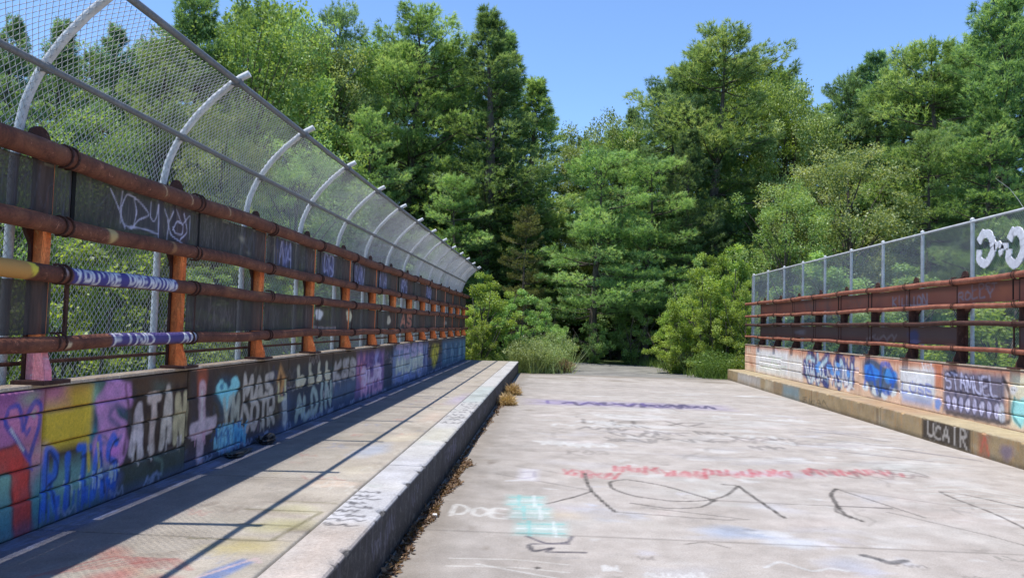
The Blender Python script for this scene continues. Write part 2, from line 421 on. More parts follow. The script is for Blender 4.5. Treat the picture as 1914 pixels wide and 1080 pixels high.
KS, KW = .57, 1.8
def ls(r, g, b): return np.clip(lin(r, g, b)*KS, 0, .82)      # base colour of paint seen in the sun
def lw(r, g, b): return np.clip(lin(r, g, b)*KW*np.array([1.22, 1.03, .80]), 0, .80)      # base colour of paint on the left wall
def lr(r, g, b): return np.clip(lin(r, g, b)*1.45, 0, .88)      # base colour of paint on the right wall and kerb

# ------------------------------------------------------------------ bridge dimensions (metres)
Y0, Y1 = -4.0, 26.0
XL, XR = -1.05, 5.85          # kerb faces
ZL, ZR = .385, .345           # kerb heights
WL, WR = -2.85, 6.40          # wall faces
ZT = 1.168                    # wall tops
def ygrid(y0, y1, k, lo, hi):
    """steps that grow with distance"""
    ys = [y0]
    while ys[-1] < y1 - 1e-6:
        ys.append(min(y1, ys[-1] + min(hi, max(lo, abs(ys[-1])**1.0*k))))
    if len(ys) > 2 and ys[-1]-ys[-2] < lo*.5: ys.pop(-2)
    return np.array(ys)
def slab_mesh(name, us, vs, to3, depth, rgba, mat, inset=.004):
    """painted front as a grid with eased edges, closed by sides that run back by depth"""
    nu, nv = len(us), len(vs)
    U, V = np.meshgrid(us, vs, indexing='ij'); D = np.zeros_like(U)
    D[0, :] = D[-1, :] = inset; D[:, 0] = D[:, -1] = inset
    P = to3(U.ravel(), V.ravel(), D.ravel())
    ii = (np.arange(nu-1)[:, None]*nv + np.arange(nv-1)[None, :]).ravel()
    Q = np.stack([ii, ii+nv, ii+nv+1, ii+1], 1)
    ring = np.concatenate([np.arange(nv), np.arange(1, nu)*nv+nv-1, (nu-1)*nv+np.arange(nv-2, -1, -1), np.arange(nu-2, 0, -1)*nv])
    B = to3(U.ravel()[ring], V.ravel()[ring], np.full(len(ring), depth))
    n = len(P); k = len(ring); a = np.arange(k); b = (a+1) % k
    Q2 = np.stack([ring[a], ring[b], n+b, n+a], 1)
    VV = np.concatenate([P, B]); cols = np.concatenate([rgba, rgba[ring]])
    me = mesh_np(name, VV, np.concatenate([Q, Q2]), mat)
    bm = bmesh.new(); bm.from_mesh(me); bmesh.ops.recalc_face_normals(bm, faces=bm.faces); bm.to_mesh(me); bm.free()
    set_col(me, cols)
    return me

# ------------------------------------------------------------------ ground
def gz(x, y):
    x = np.asarray(x, float); y = np.asarray(y, float)
    sm = lambda t: np.clip(t, 0, 1)**2*(3-2*np.clip(t, 0, 1))
    inside = np.clip(1-np.abs((x-1.8)/6.0)**4, 0, 1)
    z = -5.0*(1-sm((y-19)/8.0))*sm((y+14)/8.0) - .06
    z = z + (np.sin(x*.21+y*.13)*.25+np.sin(x*.07-y*.11+2)*.5)*np.clip((np.abs(x-2)-9)/10, 0, 1)
    z = z + np.clip((y-60)/60, 0, 1)*6 + np.clip((np.abs(x)-40)/60, 0, 1)*5
    return z
gx = np.concatenate([np.linspace(-600, -62, 14), np.linspace(-60, 60, 121), np.linspace(62, 600, 14)])
gy = np.concatenate([np.linspace(-300, -42, 8), np.linspace(-40, 80, 121), np.linspace(84, 900, 22)])
GX, GY = np.meshgrid(gx, gy, indexing='ij')
gv = np.stack([GX.ravel(), GY.ravel(), gz(GX.ravel(), GY.ravel())], 1)
ii = (np.arange(len(gx)-1)[:, None]*len(gy)+np.arange(len(gy)-1)[None, :]).ravel()
tag(link('ground', mesh_np('ground', gv, np.stack([ii, ii+len(gy), ii+len(gy)+1, ii+1], 1), M['ground'], True)), kind='structure',
    label='grassy forest ground around and below the bridge')

# ------------------------------------------------------------------ bridge deck road
ry = np.concatenate([np.linspace(Y0, 2.2, 12)[:-1], ygrid(2.2, Y1, .0042, .013, .06)])
ry = [Y0, -2.0, 0.0, 1.5, 2.4]
while ry[-1] < Y1: ry.append(min(Y1, ry[-1] + min(.065, max(.012, ry[-1]**2/1900))))
ry = np.array(ry); rx = np.linspace(XL, XR, 361)
RX_, RY_ = np.meshgrid(rx, ry, indexing='ij')
rp = Paint(RX_.ravel(), RY_.ravel(), ls(216, 207, 199), 5)
rp.minw = 1.15*np.maximum(.018, np.minimum(.065, RY_.ravel()**2/1900))
def paint_road(p):
    rng = p.rng
    # worn, bleached and dirty areas of the slab
    p.speckle(90, (XL, XR, 3, 26), .5, [ls(216, 210, 203), ls(190, 183, 176), ls(221, 213, 208), ls(196, 190, 180)], .6, 2.2, .9)
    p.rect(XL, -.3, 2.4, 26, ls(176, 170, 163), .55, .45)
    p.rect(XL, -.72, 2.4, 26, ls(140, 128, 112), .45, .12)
    p.speckle(30, (XL, 0.2, 3, 12), .35, [ls(168, 160, 153), ls(180, 174, 168)], .5, 2, .9)
    for y, a in ((26.0, .3), (21.5, .28), (19.2, .2)): p.rect(XL, XR, y-.5, y+.5, ls(160, 155, 148), a, .3)
    p.speckle(60, (0, XR, 8.5, 20), .25, [ls(232, 230, 228), ls(240, 238, 236), ls(228, 226, 232)], .6, 3, .7)
    p.speckle(50, (-.3, 5, 3.3, 8), .16, [ls(240, 238, 236), ls(226, 224, 238), ls(236, 215, 210), ls(214, 222, 240)], .6, 2.5, .7)
    p.speckle(36, (.2, 5, 3.3, 9), .45, [ls(232, 218, 211), ls(214, 220, 236), ls(222, 226, 222)], .45, 2.2, .95)
    p.blob(1.55, 6.35, .42, .25, ls(198, 212, 236), .75, .6); p.blob(1.9, 6.1, .3, .18, ls(226, 232, 242), .7, .6)
    p.blob(2.1, 5.6, .3, .2, ls(206, 214, 236), .5, .8); p.blob(.55, 4.85, .16, .1, ls(168, 160, 215), .85, .5)
    p.blob(2.5, 9.0, .9, .25, ls(225, 215, 236), .5, .8); p.blob(1.7, 5.05, .2, .1, ls(222, 160, 165), .6, .7)
    p.blob(.15, 6.7, .35, .25, ls(216, 198, 170), .5, .9); p.blob(4.2, 9.8, .8, .4, ls(206, 216, 216), .4, .9)
    p.speckle(70, (-.2, 5.2, 9.8, 15.8), .22, [ls(240, 238, 236), ls(246, 244, 242), ls(236, 226, 222), ls(204, 200, 200)], .75, 3.5, .5); p.speckle(60, (0, 5.4, 3.2, 9.5), .09, [ls(246, 245, 244), ls(240, 236, 240), ls(186, 180, 176)], .7, 3.0, .5)
    # purple band with dark lettering
    p.rect(-.3, 3.6, 16.0, 16.9, ls(178, 166, 206), .75, .35)
    p.tagline(.3, 3.2, 16.1, 16.85, .11, ls(72, 62, 110), 9, .4, .85); p.tagline(2.0, 3.5, 16.2, 16.8, .08, ls(92, 86, 120), 5)
    p.text('DAVE', -.1, 2.6, 16.15, 16.9, .08, ls(120, 104, 170), .5, .8)
    # small black lettering rows
    p.text('LIT XZ', .55, 2.7, 13.1, 13.6, .06, ls(110, 104, 102), .6, .75, wob=.12); p.stroke([(.65, 13.3), (1.6, 13.35)], .07, ls(110, 104, 100), .5, .7)
    for i in range(9):
        u = rng.uniform(.2, 4.6); v = rng.uniform(10.6, 12.8); p.tagline(u, u+rng.uniform(.3, .9), v, v+.35, .045, ls(110, 106, 106), 4, .5, .75)
    for i in range(8):
        u = rng.uniform(3.0, 5.0); v = rng.uniform(11, 13.5); p.stroke([(u, v), (u+rng.uniform(.5, 1.2), v-rng.uniform(.2, .9))], .06, ls(128, 126, 136), .5, .6)
    p.text('SMOKE', 2.2, 4.3, 11.4, 11.8, .04, ls(130, 124, 124), .6, .6, slant=.3, wob=.15)
    for i in range(14):
        u = rng.uniform(-.4, 4.4); v = rng.uniform(10.2, 15.5); p.tagline(u, u+rng.uniform(.3, 1.1), v, v+.3, .06, ls(240, 239, 237), 4, .5, .8)
    p.blob(5.0, 19.6, .55, .2, ls(242, 241, 240), .9, .3); p.blob(3.8, 19.9, .7, .15, ls(238, 236, 234), .6, .5)
    # red sentence
    for i, (u0, u1, v0) in enumerate(((.2, .75, 8.55), (.75, 1.25, 8.95), (1.3, 1.75, 8.75), (1.75, 2.3, 8.9), (2.3, 2.75, 9.05), (2.95, 3.45, 9.25), (3.45, 4.1, 9.3))):
        p.tagline(u0, u1, v0-.2, v0+.22, .022, ls(214, 92, 106), 4, .6, .7); [p.stroke([(q, v0+rng.uniform(-.2, .0)), (q+rng.uniform(.02, .1), v0+rng.uniform(.05, .28))], .03, ls(212, 80, 96), .5, .85) for q in np.arange(u0, u1, .085)]
        p.blob((u0+u1)/2, v0, .35, .25, ls(230, 180, 180), .4, .95)
    p.tagline(3.0, 4.3, 9.0, 9.4, .025, ls(120, 90, 96), 6, .5, .7); p.stroke(smooth_line([(3.9, 9.6), (4.3, 9.5), (4.35, 9.2), (4.0, 9.3)]), .03, ls(110, 104, 100), .4, .8)
    # long black marker letters
    K = ls(84, 78, 74); Kt = ls(112, 106, 100)
    p.stroke(smooth_line([(.41, 8.62), (.41, 8.15), (.44, 7.7)]), .034, K, .35, .95)
    p.stroke(smooth_line([(.44, 7.7), (.52, 7.25), (.6, 6.88)]), .036, K, .35, .95); p.stroke(smooth_line([(.44, 7.7), (.25, 7.4), (.0, 7.08)]), .03, K, .35, .95)
    p.stroke([(-.55, 8.4), (.42, 7.75)], .018, Kt, .5, .8); p.stroke([(-.35, 8.9), (.1, 8.6)], .015, Kt, .5, .6)
    p.stroke(smooth_line([(1.56, 7.55), (1.2, 8.1), (.85, 8.35), (.66, 8.2), (.66, 7.85), (.85, 7.55), (1.2, 7.4), (1.52, 7.5), (1.75, 7.75), (1.98, 8.24)]), .03, K, .35, .95)
    p.stroke(smooth_line([(.78, 7.25), (1.1, 7.1), (1.4, 7.2), (1.58, 7.5)]), .026, K, .35, .9)
    p.blob(1.57, 7.5, .05, .08, K, .8, .4)
    p.stroke(smooth_line([(1.84, 8.3), (1.98, 8.24), (2.0, 7.8), (2.06, 6.92)]), .04, K, .3, .95)
    p.stroke([(1.55, 7.5), (3.2, 7.45)], .016, Kt, .5, .85); p.stroke([(.6, 6.88), (1.5, 6.75), (1.72, 6.8), (.95, 7.08)], .018, Kt, .4, .85)
    p.stroke(smooth_line([(3.0, 8.3), (2.84, 8.0), (2.72, 7.5), (2.66, 7.15), (2.72, 6.9)]), .042, K, .3, .95); p.stroke([(2.74, 7.48), (3.2, 7.46)], .03, K, .4, .9)
    p.stroke(smooth_line([(2.72, 7.5), (2.62, 7.25), (2.66, 7.0)]), .025, K, .4, .8); p.stroke([(3.0, 8.28), (3.35, 7.15)], .022, K, .4, .85)
    p.stroke([(3.0, 8.28), (4.0, 7.6)], .013, Kt, .5, .7); p.stroke([(3.1, 7.3), (3.6, 6.6), (3.9, 5.95)], .016, Kt, .5, .85)
    p.stroke(smooth_line([(4.55, 7.7), (4.3, 8.2), (4.08, 8.35), (4.06, 8.0), (4.1, 7.4), (4.05, 6.75), (4.02, 6.45)]), .03, K, .4, .9)
    for k in range(7): p.stroke(smooth_line([(3.9+rng.uniform(-.2, .2), 8.6-k*.2), (4.5, 8.75-k*.22), (5.0, 8.1-k*.16)]), .025, ls(238, 240, 236), .5, .7)
    p.stroke(smooth_line([(4.0, 6.35), (3.82, 6.2), (3.78, 5.98), (3.86, 5.9)]), .06, ls(70, 68, 66), .35, .95)
    # cyan initials, white DOE, dark underline
    cy = ls(196, 236, 232)
    for u0, u1, v0, v1 in ((-.36, -.02, 6.95, 7.4), (-.3, .04, 6.5, 6.95), (-.24, .16, 6.0, 6.45)):
        p.rect(u0, u1, v0, v1, cy, .55, .05)
        for k in range(3):
            p.stroke([(u0+.02, v0+.06+k*.14), (u1-.02, v0+.1+k*.14)], .035, ls(244, 250, 250) if k % 2 else ls(150, 218, 216), .4, .9)
        p.stroke([(u0+.12, v0), (u0+.1, v1)], .03, ls(160, 222, 220), .4, .9); p.stroke([(u1-.08, v0), (u1-.1, v1)], .03, ls(240, 248, 248), .4, .9)
    p.text('DOE', -.82, -.3, 6.55, 6.85, .045, ls(238, 236, 232), .4, .9)
    p.stroke([(-.35, 6.55), (.05, 6.6)], .03, ls(240, 240, 240), .5, .9)
    dk = ls(96, 92, 108)
    p.stroke(smooth_line([(-.14, 5.98), (0, 5.82), (.16, 5.86), (.2, 6.02)]), .035, dk, .4, .9); p.stroke([(-.1, 5.78), (.17, 5.82)], .03, dk, .4, .85)
    p.stroke(smooth_line([(-.12, 5.75), (-.08, 5.6), (.05, 5.7), (.02, 5.6), (.28, 5.62)]), .04, ls(80, 76, 88), .4, .95)
    p.rect(-.3, -.1, 8.1, 8.75, ls(236, 232, 238), .8, .05); p.stroke([(-.27, 8.2), (-.13, 8.3), (-.14, 8.6), (-.27, 8.55)], .03, ls(180, 174, 190), .4, .8)
    p.stroke([(-.4, 8.05), (-.15, 8.15)], .06, ls(240, 238, 240), .5, .9)
    # near squiggles
    p.stroke(smooth_line([(2.32, 5.85), (2.38, 5.78), (2.43, 5.68), (2.5, 5.72), (2.57, 5.76)]), .07, ls(106, 104, 106), .35, .95)
    p.stroke(smooth_line([(1.05, 5.95), (1.2, 6.02), (1.36, 5.9)]), .022, ls(140, 132, 124), .4, .9)
    for v in (5.35, 5.18): p.stroke(smooth_line([(-.65, v), (-.2, v+.03), (.15, v-.03)]), .018, ls(238, 234, 228), .4, .9)
    p.stroke(smooth_line([(-.45, 5.25), (-.1, 5.1), (.2, 4.98)]), .02, ls(242, 240, 236), .4, .9); p.blob(-.05, 5.22, .03, .03, ls(90, 84, 80), .9, .4)
    for i in range(9):
        u = rng.uniform(.25, 1.5); v = rng.uniform(4.7, 5.35); p.tagline(u, u+rng.uniform(.1, .35), v, v+.12, .022, ls(242, 241, 240), 4, .4, .85)
    for i in range(9):
        u = rng.uniform(.5, 3.6); v = rng.uniform(4.4, 5.9); p.tagline(u, u+rng.uniform(.08, .2), v, v+.09, .014, ls(126, 118, 114), 3, .5, .7)
    p.stroke(smooth_line([(1.5, 5.45), (1.65, 5.6), (1.8, 5.42), (1.95, 5.5), (2.05, 5.45)]), .03, ls(243, 243, 243), .4, .9)
    for i in range(7):
        u = rng.uniform(2.9, 3.7); v = rng.uniform(4.9, 5.9); p.tagline(u, u+.25, v, v+.12, .013, ls(120, 122, 112), 3, .5, .7)
    for u, v in ((3.02, 5.15), (3.1, 5.05), (3.2, 5.12)): p.blob(u, v, .03, .035, ls(96, 94, 88), .85, .4)
    p.text('KOS', .25, .8, 9.9, 10.2, .03, ls(140, 132, 126), .6, .6, wob=.15)
    p.rect(XL, XR, 25.3, 26.2, ls(128, 116, 98), .6, .5); p.speckle(30, (XL, XR, 23.5, 26), .5, [ls(142, 130, 112), ls(160, 150, 134)], .6, 2.5, .9)
    p.speckle(26, (XL, XL+.7, 3, 26), .16, [ls(120, 104, 88), ls(146, 132, 116)], .6, 1.2, .9); p.speckle(40, (0, XR, 3.2, 14), .07, [ls(120, 114, 106), ls(104, 98, 92)], .5, 1.5, .7)
    for y in (6.05, 12.15, 18.25): p.rect(XL, XR, y-.012, y+.012, ls(116, 110, 102), .55, .02)
    # hairline cracks across the slab
    for y in (10.05, 14.4, 20.6):
        pts = [(u, y+rng.normal(0, .05)) for u in np.linspace(XL, XR, 16)]; p.stroke(pts, .022, ls(138, 132, 124), .4, .55)
    for i in range(6):
        u = rng.uniform(0, 5); v = rng.uniform(4, 12); pts = [(u, v)]
        for k in range(7): pts.append((pts[-1][0]+rng.normal(.06, .12), pts[-1][1]+rng.normal(.12, .12)))
        p.stroke(pts, .011, ls(150, 144, 136), .4, .6)
paint_road(rp)
rp.c[:, 3] = 1
rv = np.stack([RX_.ravel(), RY_.ravel(), np.zeros(RX_.size)], 1)
nr = len(ry); ii = (np.arange(len(rx)-1)[:, None]*nr+np.arange(nr-1)[None, :]).ravel()
rme = mesh_np('road', rv, np.stack([ii, ii+nr, ii+nr+1, ii+1], 1), M['road']); set_col(rme, rp.c)
road = tag(link('road', rme), kind='structure', label='pale concrete bridge roadway scrawled with faded paint')
MB().box(-3.1, 6.66, Y0, Y1, -.62, -.006).build('deck_slab', M['concrete'], road)
tag(MB().box(-3.4, 7.0, Y1+.02, Y1+.8, -5.2, -.07).build('abutment', M['concrete']), kind='structure', label='concrete abutment under the far end of the bridge')
# the old road running on into the trees
oy = np.linspace(Y1+.02, 35, 40); ox = np.linspace(-1, 1, 12)
OX, OY = np.meshgrid(ox, oy, indexing='ij')
cxr = 2.55 + .0*OY; hwr = 3.5 - .06*(OY-26)
pv = np.stack([(cxr+OX*hwr).ravel(), OY.ravel(), np.full(OX.size, -.012)+.03*np.sin(OX.ravel()*3+OY.ravel())*np.clip((OY.ravel()-27)/4, 0, 1)], 1)
ii = (np.arange(11)[:, None]*40+np.arange(39)[None, :]).ravel()
tag(link('road_beyond', mesh_np('road_beyond', pv, np.stack([ii, ii+40, ii+41, ii+1], 1), M['asphalt'], True)), kind='structure', label='old grey asphalt road leading from the bridge into the trees')

# ------------------------------------------------------------------ left sidewalk and kerbs
def paint_walk(p):
    p.speckle(70, (-2.85, -1.3, 2.5, 26), .35, [ls(202, 193, 176), ls(176, 166, 152), ls(188, 180, 166), ls(208, 202, 190)], .6, 2, .9)
    p.speckle(60, (-2.3, -1.3, 3, 20), .14, [ls(216, 206, 190), ls(160, 148, 136), ls(226, 214, 200)], .5, 3, .8)
    for i in range(40):
        v = p.rng.uniform(3, 22); u = p.rng.uniform(-2.5, -1.8); p.stroke([(u, v), (u+p.rng.uniform(.2, .6), v+p.rng.normal(0, .03))], .02, ls(150, 138, 126), .6, .5)
    p.speckle(120, (-2.5, -1.36, 2.8, 24), .10, [ls(226, 218, 202), ls(164, 150, 136), ls(214, 200, 170), ls(176, 168, 160)], .6, 3.5, .6)
    for i in range(50):
        v = p.rng.uniform(3, 16); u = p.rng.uniform(-2.3, -1.45); p.tagline(u, u+p.rng.uniform(.1, .35), v, v+p.rng.uniform(.05, .25), .018, [ls(232, 224, 210), ls(150, 138, 126), ls(206, 150, 140), ls(170, 176, 200)][i % 4], 3, .6, p.rng.uniform(.3, .75))
    # blue overspray along the foot of the wall, its shadow band painted darker too
    p.rect(-2.9, -2.60, 2, 26, ls(70, 92, 140), .75, .05); p.rect(-2.62, -2.25, 2, 26, ls(74, 78, 110), .5, .08)
    for i in range(70):
        v = p.rng.uniform(3, 25); p.tagline(-2.83, -2.66, v, v+.25, .022, ls(150, 166, 214), 3, .5, .55)
    # colour patches
    p.blob(-2.0, 3.55, .16, .2, ls(196, 112, 104), .7, .7); p.blob(-2.2, 3.9, .12, .16, ls(205, 128, 116), .6, .8); p.blob(-1.75, 3.5, .14, .14, ls(205, 120, 120), .7, .7)
    for k in range(6): p.stroke(smooth_line([(-2.35+k*.07, 3.5+.05*k), (-2.15+k*.06, 3.85), (-1.95+k*.05, 3.7)]), .03, ls(192, 110, 104), .5, .6)
    p.poly([(-1.62, 3.5), (-1.5, 3.6), (-1.45, 3.85), (-1.52, 3.9), (-1.6, 3.7)], ls(120, 150, 212), .9, .02)
    p.stroke([(-1.66, 3.5), (-1.46, 3.92), (-1.42, 3.85)], .025, ls(232, 208, 208), .4, .9)
    p.blob(-1.6, 4.1, .28, .2, ls(222, 206, 140), .7, .8); p.blob(-1.55, 4.55, .25, .2, ls(218, 212, 158), .7, .7); p.blob(-1.6, 4.95, .22, .16, ls(214, 208, 166), .6, .7)
    ol = ls(128, 122, 84)
    p.stroke([(-1.95, 4.22), (-1.5, 4.22), (-1.42, 4.9), (-1.9, 4.9)], .03, ol, .5, .8); p.stroke([(-1.8, 4.55), (-1.5, 4.55)], .03, ol, .5, .8); p.stroke([(-1.75, 5.15), (-1.4, 5.15)], .025, ol, .5, .7)
    p.blob(-1.6, 5.75, .2, .16, ls(234, 214, 196), .85, .3); p.blob(-1.55, 6.35, .22, .3, ls(222, 212, 190), .6, .7)
    p.blob(-1.65, 7.3, .2, .55, ls(196, 206, 226), .75, .7); p.blob(-1.5, 8.2, .2, .5, ls(232, 220, 196), .7, .7)
    p.blob(-1.5, 10.0, .2, .8, ls(226, 204, 186), .6, .8); p.blob(-1.45, 12.5, .22, 1.2, ls(196, 186, 214), .65, .8); p.blob(-1.7, 14.5, .2, .8, ls(214, 206, 190), .5, .8)
    for k in range(12):
        v = p.rng.uniform(5, 14); u = p.rng.uniform(-1.75, -1.4); p.tagline(u, u+.2, v, v+.2, .018, ls(232, 226, 214), 3, .5, .7)
walk = tag(empty('sidewalk'), kind='structure', label='raised concrete sidewalk along the left wall')
sy = [Y0, -.6, 2.6, 4.25, 5.9, 7.55, 9.2, 12.5, 15.8, 19.1, 22.4, Y1]
for k in range(len(sy)-1):
    a, b = sy[k]+.006, sy[k+1]-.006
    us = ygrid(a, b, .0032, .012, .07) if b > 3 else np.array([a, (a+b)/2, b])
    vs = np.linspace(WL+.005, -1.362, 84 if (b > 3 and a < 13) else 60)
    U, V = np.meshgrid(us, vs, indexing='ij')
    p = Paint(V.ravel(), U.ravel(), ls(208, 198, 184), 40)
    paint_walk(p); p.c[:, 3] = 1
    me = slab_mesh('slab', us, vs, lambda u, v, d: np.stack([v, u, ZL-d], 1), .12, p.c, M['walk'], .003)
    link('slab', me, walk)
MB().box(-2.98, -1.36, Y0, Y1, .0, ZL-.03).build('bedding', M['joint'], walk)

def kerb_run(parent, cuts, prof, colour, sgn):
    """kerb stones lofted along Y; prof = list of (x, z)"""
    prof = np.array(prof)
    for k in range(len(cuts)-1):
        a, b = cuts[k]+.005, cuts[k+1]-.005
        us = ygrid(a, b, .0035, .015, .08) if b > 3 else np.array([a, b])
        n = len(prof); U = np.repeat(us, n); PX = np.tile(prof[:, 0], len(us)); PZ = np.tile(prof[:, 1], len(us))
        rg = random.Random(k*7+int(sgn)); tilt = rg.uniform(-.004, .004)
        P = np.stack([PX+tilt*sgn, U, PZ+rg.uniform(-.003, .002)], 1)
        ed = np.argmin(np.abs(prof[:, 1]-prof[0, 1]+.004)+np.abs(prof[:, 0]-prof[-1, 0])); wgt = np.tile(np.clip(1-np.abs(np.arange(n)-ed)/2.5, 0, 1), len(us))
        chip = np.clip(np.sin(U*7.3+k)*np.sin(U*17.7+2*k)*np.sin(U*3.1+k*.7)-.22, 0, 1)*.055+.002*np.sin(U*41)
        P[:, 2] -= wgt*chip*.8; P[:, 0] += wgt*chip*.6*(np.sign(prof[0, 0]-prof[-1, 0]))
        ii = (np.arange(len(us)-1)[:, None]*n+np.arange(n-1)[None, :]).ravel()
        Q = np.stack([ii, ii+1, ii+n+1, ii+n], 1)
        me = mesh_np('kerb_stone', P, Q, M['kerb'])
        bm = bmesh.new(); bm.from_mesh(me)
        bm.verts.ensure_lookup_table()
        ends = [[bm.verts[base+i] for i in range(n)] for base in (0, (len(us)-1)*n)]
        for base, vs_ in zip((0, 1), ends):
            c0 = bm.verts.new((prof[0, 0], us[0] if base == 0 else us[-1], 0.0))
            for i in range(n-1): bm.faces.new((vs_[i], vs_[i+1], c0))
        bmesh.ops.recalc_face_normals(bm, faces=bm.faces); bm.to_mesh(me); bm.free()
        vv = np.zeros(len(me.vertices)*3, np.float32); me.vertices.foreach_get('co', vv); vv = vv.reshape(-1, 3)
        set_col(me, colour(vv)); me.polygons.foreach_set('use_smooth', np.zeros(len(me.polygons), bool))
        link('kerb_stone', me, parent)
def kerb_left_col(P):
    top = P[:, 2] > ZL-.02
    t = Paint(P[:, 0], P[:, 1], ls(228, 226, 224), 8)
    t.speckle(60, (-1.4, -1.0, 2.5, 26), .12, [ls(226, 224, 222), ls(180, 176, 170), ls(216, 222, 226), ls(196, 214, 206)], .7, 1.2, .8)
    t.rect(-1.4, -1, 2.5, 4.6, ls(232, 206, 186), .6, .3); t.rect(-1.4, -1, 4.7, 5.6, ls(230, 230, 236), .8, .1)
    for v in np.linspace(4.6, 5.5, 9): t.tagline(-1.34, -1.2 + .1*t.rng.rand(), v, v+.06, .022, ls(60, 58, 66), 3, .5, .85)
    t.rect(-1.4, -1, 5.9, 7.0, ls(222, 222, 230), .7, .2); t.rect(-1.4, -1, 8, 9, ls(226, 222, 200), .7, .2)
    for v in np.linspace(9.4, 12, 10): t.tagline(-1.34, -1.08, v, v+.2, .025, ls(92, 90, 104), 3, .4, .7)
    t.rect(-1.4, -1, 12.2, 15, ls(188, 214, 210), .6, .4)
    fce = Paint(P[:, 1], P[:, 2], np.array([.062, .060, .062]), 9)  # dark stained face, with its own shade also put into the colour
    fce.rect(0, 30, -.1, .1, (.022, .021, .022), .85, .07)  # black band at the foot: shadow of the gap painted in
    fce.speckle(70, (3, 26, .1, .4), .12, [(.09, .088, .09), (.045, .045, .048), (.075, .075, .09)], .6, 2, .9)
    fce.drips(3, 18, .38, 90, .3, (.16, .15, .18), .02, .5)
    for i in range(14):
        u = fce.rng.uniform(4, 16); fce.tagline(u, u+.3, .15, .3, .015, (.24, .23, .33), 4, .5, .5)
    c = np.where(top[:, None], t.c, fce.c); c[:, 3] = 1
    return c
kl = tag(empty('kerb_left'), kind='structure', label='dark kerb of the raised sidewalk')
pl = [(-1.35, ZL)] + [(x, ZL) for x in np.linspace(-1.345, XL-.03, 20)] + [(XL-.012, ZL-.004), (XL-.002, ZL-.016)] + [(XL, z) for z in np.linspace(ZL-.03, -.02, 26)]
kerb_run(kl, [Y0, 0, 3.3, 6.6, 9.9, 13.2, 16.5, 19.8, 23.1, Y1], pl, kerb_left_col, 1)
def kerb_right_col(P):
    lk = lambda r, g, b: np.clip(lin(r, g, b)*1.15, 0, .85)
    top = P[:, 2] > ZR-.02
    t = Paint(P[:, 0], P[:, 1], ls(214, 196, 160), 18)
    t.speckle(60, (5.8, 6.5, 8, 26), .25, [ls(228, 214, 184), ls(196, 150, 110), ls(232, 222, 204), ls(204, 160, 124)], .6, 1.0, .9)
    t.rect(5.8, 6.5, 13, 15.5, ls(206, 150, 112), .6, .5); t.rect(5.8, 6.5, 15.5, 21, ls(206, 172, 144), .5, .5); t.rect(5.8, 6.5, 8, 12.6, ls(226, 208, 168), .6, .4)
    f = Paint(P[:, 1], P[:, 2], lk(158, 138, 104), 19)
    f.speckle(80, (9, 26, 0, .4), .2, [lk(140, 118, 88), lk(178, 140, 92), lk(150, 146, 130), lk(120, 104, 84)], .6, 2, .9)
    f.drips(9, 26, .33, 120, .3, lk(172, 130, 84), .025, .5)
    f.rect(9, 26, -.02, .05, lk(74, 68, 60), .7, .04)
    f.rect(22, 24.6, .06, .34, lk(186, 184, 182), .7, .1); f.rect(20.7, 21.5, .05, .34, lk(208, 196, 170), .6, .1)
    f.rect(18.6, 19.9, .03, .33, lk(118, 146, 156), .8, .1); f.rect(19.9, 21, .05, .3, lk(130, 112, 92), .6, .2)
    f.text('SWAN', 16.6, 18.4, .03, .16, .03, lk(80, 76, 64), .4, .8, flip=True)
    f.rect(11.15, 12.55, .01, .34, lk(54, 48, 44), .92, .04)
    f.text('UCAIR', 11.22, 12.42, .07, .28, .042, lk(176, 170, 162), .35, .95, flip=True, gap=.3)
    f.rect(10.7, 10.95, .02, .32, lk(150, 92, 74), .7, .06); f.stroke([(10.9, .08), (10.8, .28), (10.7, .06)], .04, lk(190, 92, 76), .5, .8)
    f.blob(10.3, .16, .22, .12, lk(120, 108, 128), .8, .6); f.rect(14.2, 14.26, 0, .35, lk(96, 74, 56), .8, .02)
    c = np.where(top[:, None], t.c, f.c); c[:, 3] = 1
    return c
kr = tag(empty('kerb_right'), kind='structure', label='ochre stained kerb ledge under the right wall')
pr = [(WR+.0, ZR)] + [(x, ZR) for x in np.linspace(WR-.01, XR+.03, 14)] + [(XR+.012, ZR-.004), (XR+.002, ZR-.016)] + [(XR, z) for z in np.linspace(ZR-.03, -.02, 24)]
kerb_run(kr, [Y0, 2, 5, 8, 9.7, 11.1, 12.55, 14.1, 16.1, 17.75, 19.0, 21.2, 23.5, Y1], pr, kerb_right_col, -1)

